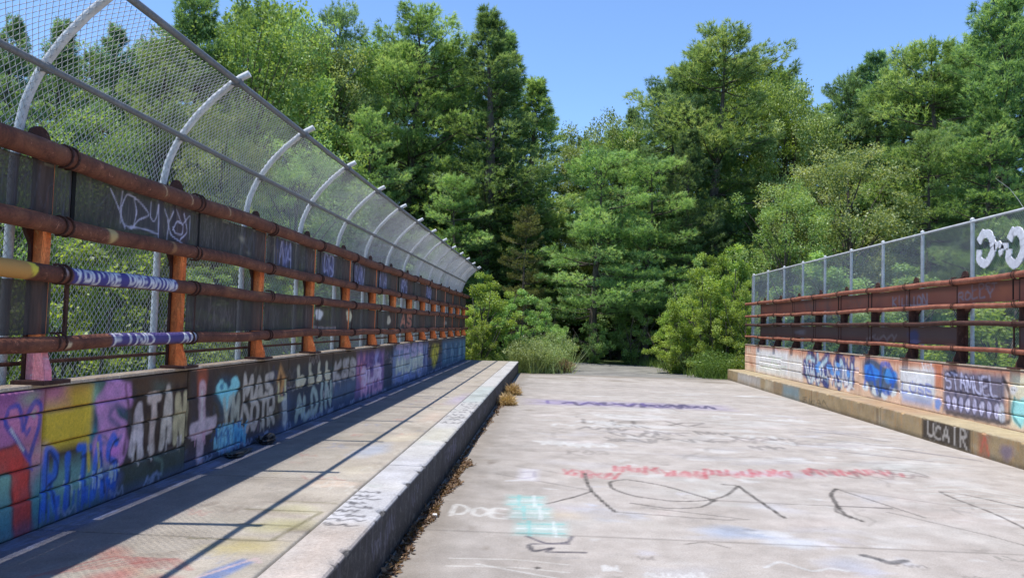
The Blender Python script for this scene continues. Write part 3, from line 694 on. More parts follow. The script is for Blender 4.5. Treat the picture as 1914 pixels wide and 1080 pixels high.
# ------------------------------------------------------------------ parapet walls of stacked timbers
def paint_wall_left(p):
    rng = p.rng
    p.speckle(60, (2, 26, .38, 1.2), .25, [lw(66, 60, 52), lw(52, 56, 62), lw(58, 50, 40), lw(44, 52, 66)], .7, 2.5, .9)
    old = [lw(84, 84, 92), lw(70, 84, 110), lw(96, 80, 74), lw(60, 84, 84), lw(104, 92, 110), lw(110, 108, 100)]
    for i in range(70):
        u = rng.uniform(4.9, 25); v = rng.uniform(.42, .95); p.tagline(u, u+rng.uniform(.2, .9), v, v+rng.uniform(.08, .22), rng.uniform(.015, .05), old[i % 6], 4, .6, rng.uniform(.25, .65))
    # far run of blues
    p.rect(8.2, 26, .36, .8, lw(44, 62, 96), .85, .12); p.rect(6.0, 26, .36, .5, lw(36, 56, 104), .6, .08)
    p.rect(20.4, 26, .4, 1.2, lw(58, 92, 128), .85, .2)
    for i in range(10):
        u = rng.uniform(20.6, 25.4); p.tagline(u, u+.5, .5, 1.0, .06, lw(92, 130, 160) if i % 2 else lw(34, 56, 100), 4, .5, .8)
    p.blob(19.1, .82, .85, .3, lw(150, 150, 62), .95, .4); p.text('OS', 18.5, 19.7, .6, 1.05, .1, lw(54, 62, 50), .4, .8)
    p.rect(14, 18.0, .48, 1.15, lw(92, 112, 158), .85, .1)
    p.rect(14.3, 17.2, .62, .92, lw(132, 150, 160), .7, .08)
    p.text('TESS', 14.2, 17.4, .9, 1.12, .1, lw(140, 140, 186), .4, .9); p.text('MUSE', 14.3, 17.5, .62, .86, .1, lw(156, 172, 176), .4, .9); p.text('KALO', 14.2, 17.4, .46, .6, .08, lw(96, 116, 178), .5, .8)
    p.text('XI', 17.3, 18.2, .6, 1.1, .1, lw(50, 58, 110), .4, .9)
    p.rect(13.2, 14.0, .4, 1.1, lw(46, 56, 78), .8, .08)
    p.rect(11.35, 13.25, .46, 1.1, lw(112, 92, 146), .75, .08); p.blob(11.7, .85, .35, .3, lw(172, 112, 142), .8, .6); p.blob(12.7, .95, .4, .18, lw(120, 130, 190), .8, .6)
    p.text('MSA', 11.5, 13.2, .84, 1.1, .1, lw(66, 58, 112), .4, .9); p.text('SUR', 11.6, 13.1, .62, .82, .11, lw(186, 156, 196), .4, .95); p.text('HILL', 11.7, 13.2, .46, .6, .1, lw(158, 128, 172), .5, .9)
    p.text('KSS', 10.15, 11.35, .8, 1.04, .1, lw(140, 144, 156), .4, .9); p.rect(10.2, 11.3, .5, .74, lw(70, 90, 122), .6, .06)
    # pale round lettering, two rows
    bg_ = lw(38, 46, 60); p.rect(8.5, 10.1, .45, 1.06, bg_, .6, .08)
    for u0, u1, k in ((8.6, 9.0, 0), (9.02, 9.35, 1), (9.38, 9.65, 2), (9.7, 10.05, 3)):
        cl = lw(150, 156, 150)
        p.blob((u0+u1)/2, .88, (u1-u0)*.46, .085, cl, .95, .25); p.stroke([(u0+.12, .86), (u0+.12, 1.03)], .1, cl, .3, .95)
    p.text('ALDIN', 8.65, 10.1, .48, .76, .095, lw(124, 148, 158), .35, .9)
    p.drips(8.6, 10.1, .5, 14, .1, lw(110, 134, 170), .03, .7)
    # tan diamond
    p.poly([(8.12, 1.12), (8.3, .95), (8.2, .76), (8.04, .95)], lw(150, 118, 80), .9, .03); p.poly([(8.13, 1.04), (8.2, .95), (8.16, .85), (8.09, .95)], lw(64, 46, 34), .9, .02)
    p.stroke([(8.1, .9), (8.1, .74), (8.32, .74), (8.3, .92)], .05, lw(186, 170, 142), .4, .9); p.stroke([(8.3, .68), (8.32, .5)], .16, lw(132, 146, 164), .3, .9)
    # MAD / DOTR
    p.rect(7.05, 8.0, .48, 1.08, lw(46, 46, 48), .7, .06)
    p.text('MAS', 7.12, 7.95, .81, 1.03, .075, lw(150, 152, 156), .35, .95); p.text('DOTR', 7.1, 8.0, .53, .77, .07, lw(146, 148, 152), .35, .95)
    p.drips(7.1, 8.0, .56, 10, .1, lw(126, 132, 140), .03, .8)
    # light blue heart and blue squiggles
    p.blob(6.74, .92, .3, .2, lw(34, 74, 108), .8, .6); p.blob(6.65, .98, .12, .08, lw(112, 178, 208), .95, .25); p.blob(6.92, .99, .12, .08, lw(112, 178, 208), .95, .25)
    p.poly([(6.53, .96), (7.04, .97), (6.76, .76)], lw(108, 172, 204), .95, .02); p.blob(6.65, .99, .05, .03, lw(44, 96, 136), .8, .4)
    p.text('YM', 6.68, 7.05, .6, .88, .06, lw(140, 150, 150), .35, .9)
    for i in range(9):
        u = rng.uniform(6.55, 7.3); p.tagline(u, u+.25, .42, .62, .035, [lw(70, 140, 190), lw(40, 96, 160), lw(104, 160, 190)][i % 3], 4, .4, .9)
    # upside-down cross
    p.rect(6.06, 6.5, .42, 1.14, lw(48, 40, 52), .55, .06)
    p.stroke([(6.26, 1.16), (6.27, 1.0)], .17, lw(140, 74, 56), .3, .95); p.stroke([(6.27, 1.02), (6.3, .4)], .12, lw(186, 148, 172), .3, .95)
    p.stroke([(6.27, .98), (6.28, .75)], .03, lw(214, 180, 186), .5, .7)
    p.stroke([(6.12, .685), (6.52, .7)], .12, lw(192, 156, 178), .25, .95); p.stroke([(6.15, .62), (6.5, .64)], .05, lw(176, 148, 170), .3, .9)
    p.drips(6.1, 6.5, .64, 5, .1, lw(170, 130, 160), .03, .8)
    # SATAN
    p.rect(5.08, 6.04, .58, 1.06, lw(58, 48, 40), .8, .05); p.rect(5.0, 6.03, .40, .58, lw(52, 62, 62), .9, .03); p.rect(5.05, 6.0, 1.05, 1.2, lw(74, 56, 40), .7, .06)
    p.blob(5.6, 1.08, .2, .08, lw(62, 92, 96), .5, .9)
    for i, (ch, cl) in enumerate((('A', lw(168, 162, 178)), ('T', lw(180, 156, 160)), ('A', lw(164, 162, 164)), ('N', lw(156, 154, 132)))):
        u0 = 5.19+i*.207
        p.text(ch, u0, u0+.215, .62+.012*i, .97+.02*i, .125, lw(40, 32, 34), .4, .8, gap=.42, wob=.0)
        p.text(ch, u0, u0+.215, .62+.012*i, .97+.02*i, .078, cl, .3, .97, gap=.42, wob=.0)
    p.drips(5.2, 5.98, .66, 10, .12, lw(170, 164, 172), .03, .8)
    p.stroke(smooth_line([(5.55, .56), (5.66, .52), (5.66, .42)]), .03, lw(90, 116, 116), .5, .6)
    # lilac S with a teal halo
    p.blob(4.9, .88, .27, .36, lw(44, 104, 132), .9, .5); p.blob(4.76, 1.08, .18, .1, lw(110, 150, 136), .8, .8)
    sp_ = [(5.12, 1.05), (4.98, 1.09), (4.87, .98), (4.95, .88), (5.07, .8), (5.08, .7), (4.95, .66), (4.86, .72)]
    p.stroke(smooth_line(sp_), .25, lw(52, 52, 66), .25, .75); p.stroke(smooth_line(sp_), .19, lw(166, 122, 184), .2, .97); p.blob(5.0, .68, .12, .07, lw(170, 100, 188), .7, .6)
    p.stroke(smooth_line([(5.1, .95), (5.0, 1.0), (4.93, .93), (5.05, .85)]), .045, lw(66, 72, 112), .6, .8); p.stroke(smooth_line([(4.88, .77), (5.02, .74), (5.1, .78)]), .035, lw(60, 84, 140), .6, .8)
    p.stroke(smooth_line([(5.14, .66), (5.17, .9), (5.12, 1.12)]), .03, lw(66, 48, 62), .6, .8)
    # yellow patch
    p.rect(4.27, 4.74, .8, 1.14, lw(186, 148, 52), .95, .03); p.rect(4.25, 4.5, 1.06, 1.2, lw(140, 88, 130), .85, .06); p.rect(4.45, 4.72, 1.06, 1.2, lw(150, 120, 60), .6, .06)
    p.stroke([(4.28, 1.03), (4.74, 1.03)], .014, lw(120, 84, 40), .6, .7)
    # mauve ground, red T, heart
    p.rect(2.4, 4.26, .84, 1.2, lw(140, 92, 146), .95, .03); p.rect(2.4, 4.26, 1.08, 1.2, lw(104, 66, 116), .8, .05); p.blob(4.16, 1.12, .12, .07, lw(112, 132, 120), .7, .8)
    p.rect(2.4, 4.3, .36, .84, lw(96, 140, 140), .95, .03); p.blob(4.2, .72, .16, .2, lw(186, 112, 136), .9, .6); p.rect(2.4, 5.0, .34, .6, lw(44, 92, 124), .85, .1)
    p.blob(3.7, .52, .25, .12, lw(52, 108, 142), .8, .8); p.blob(4.28, .62, .12, .16, lw(60, 118, 140), .7, .8)
    for cl, ww in ((lw(84, 32, 40), .16), (lw(178, 62, 60), .125)):
        p.stroke([(3.3, .80), (4.07, .80)], ww, cl, .12, .97); p.stroke([(4.09, .82), (4.13, .6), (4.15, .38)], ww, cl, .12, .97)
    p.stroke([(4.14, .52), (4.16, .38)], .14, lw(96, 44, 58), .5, .6)
    hb = lw(56, 66, 150)
    hp = [(4.18, .78), (4.08, .90), (3.98, 1.0), (3.99, 1.08), (4.06, 1.09), (4.10, 1.02), (4.12, .95), (4.15, 1.04), (4.20, 1.10), (4.25, 1.07), (4.25, .97), (4.21, .86), (4.18, .78)]
    p.poly(hp, lw(168, 110, 150), .6, .02); p.stroke(smooth_line(hp), .03, hb, .3, .97)
    p.stroke([(4.18, .80), (4.21, .72)], .022, hb, .35, .95); p.stroke([(4.02, .97), (4.13, .84)], .016, lw(220, 196, 214), .4, .85); p.stroke([(4.12, .97), (4.15, .92), (4.17, .95)], .02, hb, .35, .9); p.blob(4.2, 1.03, .03, .03, lw(120, 150, 150), .7, .6)
    # blue dripping letters
    p.blob(4.62, .58, .4, .2, lw(86, 130, 138), .85, .6); p.blob(4.95, .5, .2, .14, lw(72, 84, 150), .8, .6)
    p.text('RITAS', 4.3, 5.08, .46, .76, .05, lw(36, 84, 190), .35, .95, gap=.3)
    p.text('RITAS', 4.32, 5.1, .45, .75, .018, lw(26, 36, 70), .4, .8, gap=.3)
    p.drips(4.3, 5.08, .52, 26, .14, lw(38, 78, 176), .024, .9); p.drips(4.3, 5.08, .6, 14, .12, lw(150, 176, 190), .018, .7)
    p.stroke([(4.72, .82), (4.75, .62)], .03, lw(196, 150, 60), .4, .9); p.stroke([(4.83, .78), (4.86, .62)], .022, lw(206, 160, 80), .4, .8)
    # drifting overspray at the foot
    p.rect(3.9, 26, .36, .43, lw(50, 70, 110), .6, .04)
    for i in range(60):
        u = rng.uniform(4.4, 24); p.tagline(u, u+rng.uniform(.1, .3), .385, .45, .02, lw(104, 124, 168), 3, .5, .6)
    p.rect(5.2, 26, 1.1, 1.2, lw(62, 48, 40), .5, .05)
    for i in range(60):
        u = rng.uniform(6.4, 25); v = rng.uniform(.45, 1.05); p.tagline(u, u+rng.uniform(.1, .5), v, v+rng.uniform(.05, .15), rng.uniform(.01, .025), [lw(36, 34, 42), lw(150, 154, 170), lw(44, 60, 110), lw(120, 104, 140)][i % 4], 4, .6, rng.uniform(.3, .7))
    p.drips(4.4, 24, .9, 60, .3, lw(40, 40, 44), .012, .35); p.drips(5, 24, .75, 50, .25, lw(140, 140, 140), .012, .35)
    p.speckle(40, (2.6, 26, .4, 1.18), .10, [lw(60, 56, 54), lw(48, 54, 66), lw(90, 84, 80)], .25, 2.0, .95)
def paint_wall_right(p):
    rng = p.rng
    p.speckle(60, (8, 26, .34, 1.2), .25, [lr(190, 138, 108), lr(206, 172, 150), lr(222, 200, 184), lr(172, 110, 82)], .7, 2.2, .9)
    p.rect(8, 26, 1.08, 1.2, lr(160, 88, 60), .65, .05); p.drips(9, 26, 1.1, 110, .3, lr(164, 92, 62), .04, .5)
    for i in range(40):
        u = rng.uniform(9, 25); v = rng.uniform(.42, .95); p.tagline(u, u+rng.uniform(.2, .7), v, v+rng.uniform(.08, .2), rng.uniform(.02, .05), [lr(236, 228, 220), lr(206, 210, 228), lr(150, 160, 196), lr(196, 150, 130)][i % 4], 4, .6, rng.uniform(.3, .8))
    p.rect(8, 26, .33, .46, lr(214, 184, 156), .6, .08)
    p.rect(21.3, 24.6, .4, 1.08, lr(216, 224, 206), .95, .08); p.rect(21.6, 24.3, .4, .62, lr(206, 226, 196), .6, .08)
    for i in range(8):
        u = rng.uniform(21.5, 24); p.stroke([(u, rng.uniform(.45, 1.0)), (u-.6, rng.uniform(.45, 1.0))], .03, lr(170, 190, 168), .5, .7)
    p.rect(20.1, 21.3, .38, .98, lr(226, 206, 200), .9, .08); p.text('LI', 20.3, 21.1, .75, 1.0, .06, lr(240, 234, 230), .4, .9, flip=True)
    # navy and sky-blue wildstyle
    for u0, u1 in ((19.0, 20.2), (17.9, 19.1), (16.8, 18.0)):
        uc = (u0+u1)/2
        p.blob(uc, .72, .55, .33, lr(52, 62, 112), .9, .35, 0, .5)
    for u0, ch in ((19.05, 'S'), (18.15, 'K'), (17.3, 'I'), (16.75, 'N')):
        p.text(ch, u0, u0+.95, .42, 1.0, .24, lr(48, 60, 110), .3, .95, flip=True, wob=.1); p.text(ch, u0+.03, u0+.92, .46, .97, .12, lr(172, 198, 222), .5, .9, flip=True, wob=.12); p.tagline(u0, u0+.95, .45, .98, .07, lr(60, 74, 130), 5, .4, .9); p.tagline(u0, u0+.9, .45, .9, .05, lr(206, 216, 226), 4, .4, .8)
    for i in range(9):
        u = rng.uniform(16.8, 20); p.blob(u, rng.uniform(.7, .95), .14, .08, lr(86, 138, 200), .9, .4)
    for i in range(6):
        u = rng.uniform(16.8, 20); p.blob(u, rng.uniform(.42, .55), .12, .06, lr(206, 240, 236), .9, .4)
    p.blob(15.5, .76, .95, .36, lr(40, 78, 110), .9, .22, 0, .3); p.blob(15.85, .86, .4, .2, lr(48, 120, 210), .95, .3); p.blob(15.0, .84, .32, .18, lr(62, 132, 216), .95, .3)
    for u, v in ((16.15, .55), (15.7, .5), (15.25, .46), (14.9, .55)):
        p.blob(u, v, .17, .11, lr(196, 240, 240), .95, .35)
    p.text('AD', 14.7, 16.3, .48, .98, .1, lr(36, 84, 170), .4, .9, flip=True); p.stroke([(15.45, .42), (15.35, .7), (15.2, .95)], .05, lr(34, 74, 96), .4, .9); p.blob(14.95, .75, .12, .07, lr(36, 92, 190), .9, .4)
    # lavender panel with white lettering
    p.rect(13.3, 14.6, .5, 1.02, lr(196, 202, 226), .9, .06); p.rect(13.4, 14.5, .42, .56, lr(132, 160, 206), .7, .06)
    p.text('WEE', 13.4, 14.5, .85, 1.0, .05, lr(242, 240, 238), .4, .95, flip=True); p.text('LOSE', 13.35, 14.55, .6, .78, .05, lr(120, 136, 198), .4, .9, flip=True); p.text('UL', 13.7, 14.5, .74, .92, .04, lr(236, 238, 244), .4, .9, flip=True)
    p.rect(13.05, 13.3, .75, 1.16, lr(168, 92, 58), .8, .05); p.blob(13.2, .5, .16, .12, lr(98, 136, 196), .9, .5)
    # grey bubble letters, two rows
    p.rect(11.3, 13.02, .40, 1.08, lr(92, 92, 112), .92, .05)
    for i, u in enumerate(np.linspace(12.86, 11.5, 8)):
        cl = lr(182, 180, 204) if i % 2 else lr(168, 166, 194)
        p.blob(u, .57-.0*i, .1, .145, lr(72, 72, 92), .9, .2, 0, .2); p.blob(u, .57, .075, .12, cl, .97, .25, 0, .2); p.stroke([(u, .5), (u+.02, .64)], .02, lr(108, 106, 140), .5, .7)
    p.text('STAMUEL', 11.45, 12.95, .76, 1.02, .075, lr(66, 66, 88), .3, .9, flip=True, slant=-.25); p.text('STAMUEL', 11.45, 12.95, .77, 1.02, .04, lr(178, 178, 206), .4, .95, flip=True, slant=-.25)
    p.stroke(smooth_line([(11.35, 1.05), (11.2, .85), (11.18, .6), (11.3, .42), (12.9, .40)]), .07, lr(52, 52, 58), .4, .9); p.blob(11.38, .55, .1, .14, lr(186, 190, 200), .95, .3)
    p.rect(8.0, 11.15, .40, 1.12, lr(206, 210, 176), .8, .06); p.blob(10.95, .62, .22, .24, lr(140, 212, 216), .95, .3); p.stroke(smooth_line([(11.08, .8), (11.12, .55), (10.95, .42)]), .05, lr(62, 120, 126), .4, .9)
    p.blob(11.1, .9, .1, .08, lr(240, 240, 226), .95, .4); p.blob(10.6, 1.0, .3, .1, lr(206, 192, 110), .8, .7)
    for u in (11.14, 11.08): p.blob(u, .9, .02, .02, lr(60, 60, 60), .9, .4)
M['capm'] = rust('stained_wall_cap', (.30, .20, .13), (.46, .36, .26), (.56, .48, .38))
def wall(name, X, sgn, secs, seed, paintf, base, mat, label, ylo, fine):
    t = tag(empty(name, (X, (Y0+Y1)/2, 0)), label, 'wall'); t.location = (0, 0, 0)
    rg = random.Random(seed)
    for (a, b, cuts) in secs:
        zb = (ZL if sgn < 0 else ZR)-.012
        zs = [zb]+cuts+[ZT]
        for z0, z1 in zip(zs[:-1], zs[1:]):
            y0, y1 = a+.004, b-.004
            us = ygrid(y0, y1, fine, .011, .08) if y1 > ylo else np.array([y0, (y0+y1)/2, y1])
            vs = np.linspace(z0+.005, z1-.005, max(3, int((z1-z0)/(.011 if (a < 9 and sgn < 0) else .018))))
            if y1 <= ylo: vs = np.linspace(z0+.005, z1-.005, 4)
            U, V = np.meshgrid(us, vs, indexing='ij')
            p = Paint(U.ravel(), V.ravel(), base, seed); paintf(p); p.c[:, 3] = 1
            off = rg.uniform(-.006, .006)
            me = slab_mesh('plank', us, vs, lambda u, v, d: np.stack([X+off-d*(-sgn)*1.0, u, v], 1) if sgn < 0 else np.stack([X-off+d, u, v], 1), .10, p.c, mat, .005)
            link('plank', me, t)
    xa, xb = (X-.155, X-.03) if sgn < 0 else (X+.03, X+.155)
    MB().box(xa, xb, Y0, Y1, 0, ZT-.012).build('core', M['joint'], t)
    cap = MB().box(X-.165, X-.012, Y0, Y1, ZT+.002, ZT+.022) if sgn < 0 else MB().box(X-.006, X+.165, Y0, Y1, ZT+.002, ZT+.022)
    link('cap', cap.mesh('cap', M['capm'], False, .004), t)
    return t
secL = [(Y0, .9, [.6, .8, 1.0]), (.9, 2.6, [.58, .78, .98]), (2.6, 4.29, [.56, .735, 1.03]), (4.29, 6.02, [.575, .84, 1.03]), (6.02, 7.15, [.44, .64, .94]), (7.15, 8.38, [.6, .80, .95]),
        (8.38, 10.1, [.58, .82, .92]), (10.1, 12.0, [.56, .78, .92]), (12.0, 13.9, [.6, .84]), (13.9, 15.8, [.56, .75, .96]), (15.8, 18.0, [.6, .86]), (18.0, 20.4, [.58, .8, 1.0]), (20.4, 23.0, [.62, .88]), (23.0, Y1, [.58, .84])]
secR = [(Y0, 4, [.6, .88]), (4, 8.2, [.6, .88]), (8.2, 9.8, [.55, .75, .95]), (9.8, 11.4, [.56, .76, .98]), (11.4, 13.06, [.54, .74, .96]), (13.06, 14.6, [.6, .76, .98]), (14.6, 16.5, [.58, .8]), (16.5, 18.4, [.6, .84]), (18.4, 20.2, [.56, .78]), (20.2, 22.0, [.6, .82]), (22.0, 24.2, [.56, .7, .86]), (24.2, Y1, [.6, .86])]
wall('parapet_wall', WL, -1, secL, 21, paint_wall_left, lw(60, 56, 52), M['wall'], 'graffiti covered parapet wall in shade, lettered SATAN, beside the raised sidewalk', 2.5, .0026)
wall('parapet_wall', WR, 1, secR, 33, paint_wall_right, lr(206, 170, 146), M['wall_r'], 'sunlit rust stained parapet wall with blue and grey graffiti above the right kerb ledge', 8.0, .0022)

# ------------------------------------------------------------------ steel railings
RAILS = [(2.49, .06), (2.09, .05), (1.815, .05), (1.43, .045)]
def rail_mesh(x, z, r, ylo, yhi, paintf=None, fine=None, n=14, seed=0):
    ys = [Y0]
    while ys[-1] < Y1-.05:
        y = ys[-1]; st = .011 if (fine and fine[0] <= y < fine[1]) else .16
        if fine and y < fine[0] < y+st: st = fine[0]-y
        ys.append(min(Y1, y+st))
    ys[-1] = Y1; ys = np.array(ys); k = len(ys)
    th = np.linspace(0, 2*np.pi, n, endpoint=False)
    rg = np.random.RandomState(seed); wob = .007*np.sin(ys*1.9+seed)+.007*np.sin(ys*.73+seed*2)+.003*np.sin(ys*4.7+seed)
    X = x+r*np.cos(th)[None, :]+np.zeros((k, 1)); Z = z+r*np.sin(th)[None, :]+wob[:, None]; Yy = np.repeat(ys[:, None], n, 1)
    V = np.stack([X.ravel(), Yy.ravel(), Z.ravel()], 1)
    a = np.arange(k-1)[:, None]*n; b = np.arange(n)[None, :]; c = (b+1) % n
    Q = np.stack([(a+b).ravel(), (a+c).ravel(), (a+n+c).ravel(), (a+n+b).ravel()], 1)
    me = mesh_np('rail', V, Q, None, True)
    # arc length round the tube as the second paint coordinate, zero at the side facing the road
    thw = (th+np.pi) % (2*np.pi)-np.pi
    p = Paint(Yy.ravel(), np.tile(thw*r, k), (.1, .05, .03), seed+3)
    if paintf: paintf(p)
    set_col(me, p.c)
    return me
def paint_rail3(p):
    p.rect(4.36, 5.62, -.06, .09, lw(44, 50, 120), .9, .015); p.blob(4.3, .03, .03, .06, lw(170, 160, 176), .6, .6)
    p.text("YOU'RE DREAMING", 4.38, 5.62, -.042, .052, .021, lw(214, 212, 236), .35, .97, gap=.3)
    p.rect(3.5, 4.02, -.16, .16, lw(150, 120, 70), .85, .03); p.blob(4.02, .02, .04, .05, lw(190, 160, 60), .9, .3)
    p.blob(6.6, .04, .2, .05, lw(160, 120, 80), .6, .8); p.blob(7.3, .04, .25, .05, lw(170, 110, 70), .6, .8)
def paint_rail4(p):
    p.rect(4.8, 6.0, -.05, .09, lw(48, 52, 116), .85, .02)
    p.text('FIND I AM', 4.82, 6.0, -.045, .05, .022, lw(206, 206, 232), .35, .97, gap=.3)
    p.blob(4.36, -.01, .03, .04, lw(170, 156, 140), .8, .4)
    for u in np.arange(3.8, 8.6, .19): p.stroke([(u, .05), (u+p.rng.uniform(.05, .15), .05)], .012, lw(196, 186, 170), .4, p.rng.uniform(.1, .85))  # pale dashes stand in for sunlight along the top of the rail
def paint_rail2(p):
    p.blob(4.75, .02, .06, .12, lw(150, 140, 104), .8, .5); p.blob(5.55, .0, .05, .1, lw(140, 110, 80), .6, .6)
    for u in np.arange(3.8, 8.6, .21): p.stroke([(u, .052), (u+p.rng.uniform(.06, .16), .052)], .012, lw(206, 190, 164), .4, p.rng.uniform(.2, .95))  # cream dashes painted as sun falling between screen and rail
def paint_rail1(p):
    for u in np.arange(3.8, 14, .3): p.blob(u+p.rng.normal(0, .1), .03, .13, .05, lw(128, 96, 70), .35, .9)
    for u in (5.35, 5.75, 6.45): p.stroke([(u, .07), (u+.03, -.04)], .02, lw(196, 150, 130), .4, .8)
def paint_scr_upper(p):
    lv = lw(150, 158, 206)
    bl = lw(36, 44, 92)
    p.rect(4.95, 5.95, 2.14, 2.43, bl, .35, .06)
    W = .016
    for q in ([(4.83, 2.40), (4.93, 2.30), (5.03, 2.17)], [(4.98, 2.41), (4.96, 2.3), (4.97, 2.2)], [(5.12, 2.18), (5.0, 2.2), (4.97, 2.29), (5.04, 2.4), (5.2, 2.38), (5.34, 2.31), (5.2, 2.25), (5.12, 2.18)],
              [(5.13, 2.39), (5.17, 2.3), (5.14, 2.2)], [(5.1, 2.19), (5.3, 2.2), (5.48, 2.185)], [(5.36, 2.40), (5.36, 2.3), (5.41, 2.27), (5.45, 2.32), (5.46, 2.40)], [(5.47, 2.4), (5.48, 2.16)],
              [(5.55, 2.38), (5.62, 2.3), (5.68, 2.38)], [(5.62, 2.3), (5.6, 2.16)], [(5.68, 2.24), (5.74, 2.31), (5.83, 2.29), (5.82, 2.22), (5.72, 2.22), (5.68, 2.26)], [(5.6, 2.3), (5.66, 2.2), (5.8, 2.16), (5.92, 2.12)], [(5.84, 2.38), (5.9, 2.25), (5.8, 2.18)], [(5.72, 2.4), (5.82, 2.3), (5.94, 2.38), (5.95, 2.2)]):
        p.stroke(smooth_line(q), W, lv, .4, .92)
    for q in range(40):
        u = p.rng.uniform(3.6, 9); p.tagline(u, u+p.rng.uniform(.1, .4), 2.15, 2.42, .009, [lw(92, 92, 104), lw(110, 112, 120), lw(74, 80, 110)][q % 3], 3, .6, p.rng.uniform(.2, .55))
    for u in np.arange(3.5, 12, .17): p.stroke([(u, 2.425), (u+p.rng.uniform(.03, .13), 2.425)], .012, lw(190, 180, 166), .5, p.rng.uniform(.0, .8))  # light dashes imitate sun at the top edge of the screens
    for u in np.arange(6.2, 8.0, .13): p.stroke([(u, 2.42), (u+.01, 2.42-p.rng.uniform(.05, .28))], .02, lw(104, 100, 100), .6, p.rng.uniform(.1, .4))
    p.blob(7.0, 2.32, .12, .06, lw(140, 142, 132), .6, .8); p.blob(7.15, 2.2, .1, .04, lw(130, 132, 122), .5, .8)
    for u, ch in ((7.95, 'NA'), (9.55, 'OB'), (11.1, 'IAN'), (12.7, 'LA'), (14.6, 'EPS'), (17.6, 'NO')):
        wd = .55+.04*(u-8)
        p.rect(u-.08, u+wd*.9, 2.13, 2.44, bl, .5, .06)
        p.text(ch, u, u+wd*.8, 2.15, 2.41, .03+.002*(u-8), lw(140, 150, 206), .5, .85, wob=.16, slant=.2)
        for q in range(3): p.tagline(u-.1+q*.12, u+wd*.7, 2.15, 2.42, .022+.001*(u-8), lw(126, 134, 190) if q % 2 else lw(60, 70, 130), 4, .5, .7)
        p.stroke([(u-.14, 2.4), (u-.13, 2.15)], .03, lw(150, 148, 150), .5, .6)
    for q in range(26):
        u = p.rng.uniform(6.2, 22); p.tagline(u, u+p.rng.uniform(.2, .8), 2.15, 2.4, .02+.001*u, [lw(92, 88, 96), lw(84, 90, 120), lw(110, 96, 88)][q % 3], 4, .6, .4)
    p.drips(3.4, 20, 2.43, 70, .12, lw(120, 110, 104), .02, .4)
def paint_scr_lower(p):
    p.drips(3.4, 20, 1.77, 60, .3, lw(104, 100, 110), .022, .45); p.blob(5.25, 1.66, .07, .09, lw(112, 92, 92), .6, .8)
    p.blob(9.45, 1.66, .2, .1, lw(190, 186, 196), .9, .4); p.blob(10.9, 1.66, .22, .1, lw(160, 168, 158), .9, .4); p.stroke([(9.2, 1.5), (10.2, 1.49)], .04, lw(168, 150, 156), .5, .7)
    p.blob(13.6, 1.62, .2, .12, lw(176, 166, 160), .8, .4); p.text('AS', 14.6, 15.9, 1.5, 1.74, .09, lw(170, 110, 96), .4, .8); p.blob(21, 1.6, .4, .07, lw(150, 150, 156), .7, .5)
    for i in range(12):
        u = p.rng.uniform(5.8, 9); p.tagline(u, u+.25, 1.5, 1.7, .02, lw(110, 108, 124), 3, .6, .35)
def paint_scr_upper_r(p):
    p.c[:, :3] = lr(120, 68, 50); p.c[:, 3] = .92
    p.speckle(50, (9, 26, 2.1, 2.46), .3, [lr(140, 80, 52), lr(96, 58, 46), lr(124, 74, 56), lr(86, 60, 54)], .8, 2, .9)
    p.rect(9, 26, 2.36, 2.46, ls(66, 48, 46), .6, .03)
    p.text('KILLION', 13.7, 15.1, 2.16, 2.32, .04, ls(176, 168, 178), .4, .95, flip=True); p.text('ROLLY', 11.7, 12.7, 2.2, 2.32, .035, ls(176, 160, 166), .4, .9, flip=True); p.text('LOST', 11.6, 12.3, 2.33, 2.42, .025, ls(140, 128, 140), .4, .8, flip=True)
    p.stroke([(13.7, 2.15), (14.4, 2.15)], .03, ls(222, 214, 206), .4, .9)
    for i in range(12):
        u = p.rng.uniform(16, 25); p.tagline(u, u+.6, 2.18, 2.36, .03, ls(150, 110, 98), 4, .5, .6)
def paint_scr_lower_r(p):
    p.c[:, :3] = lr(62, 46, 44); p.c[:, 3] = .92  # darker than the upper panels: shadow of the rail above put into the colour
    p.rect(9, 26, 1.46, 1.55, ls(120, 70, 54), .7, .05)
    p.blob(14.2, 1.6, .3, .14, ls(58, 74, 128), .85, .5); p.blob(14.2, 1.5, .28, .06, ls(120, 118, 160), .8, .5); p.tagline(14.9, 16.2, 1.5, 1.6, .05, ls(150, 140, 140), 5, .5, .7); p.blob(20.5, 1.62, .5, .1, ls(140, 140, 150), .6, .6)
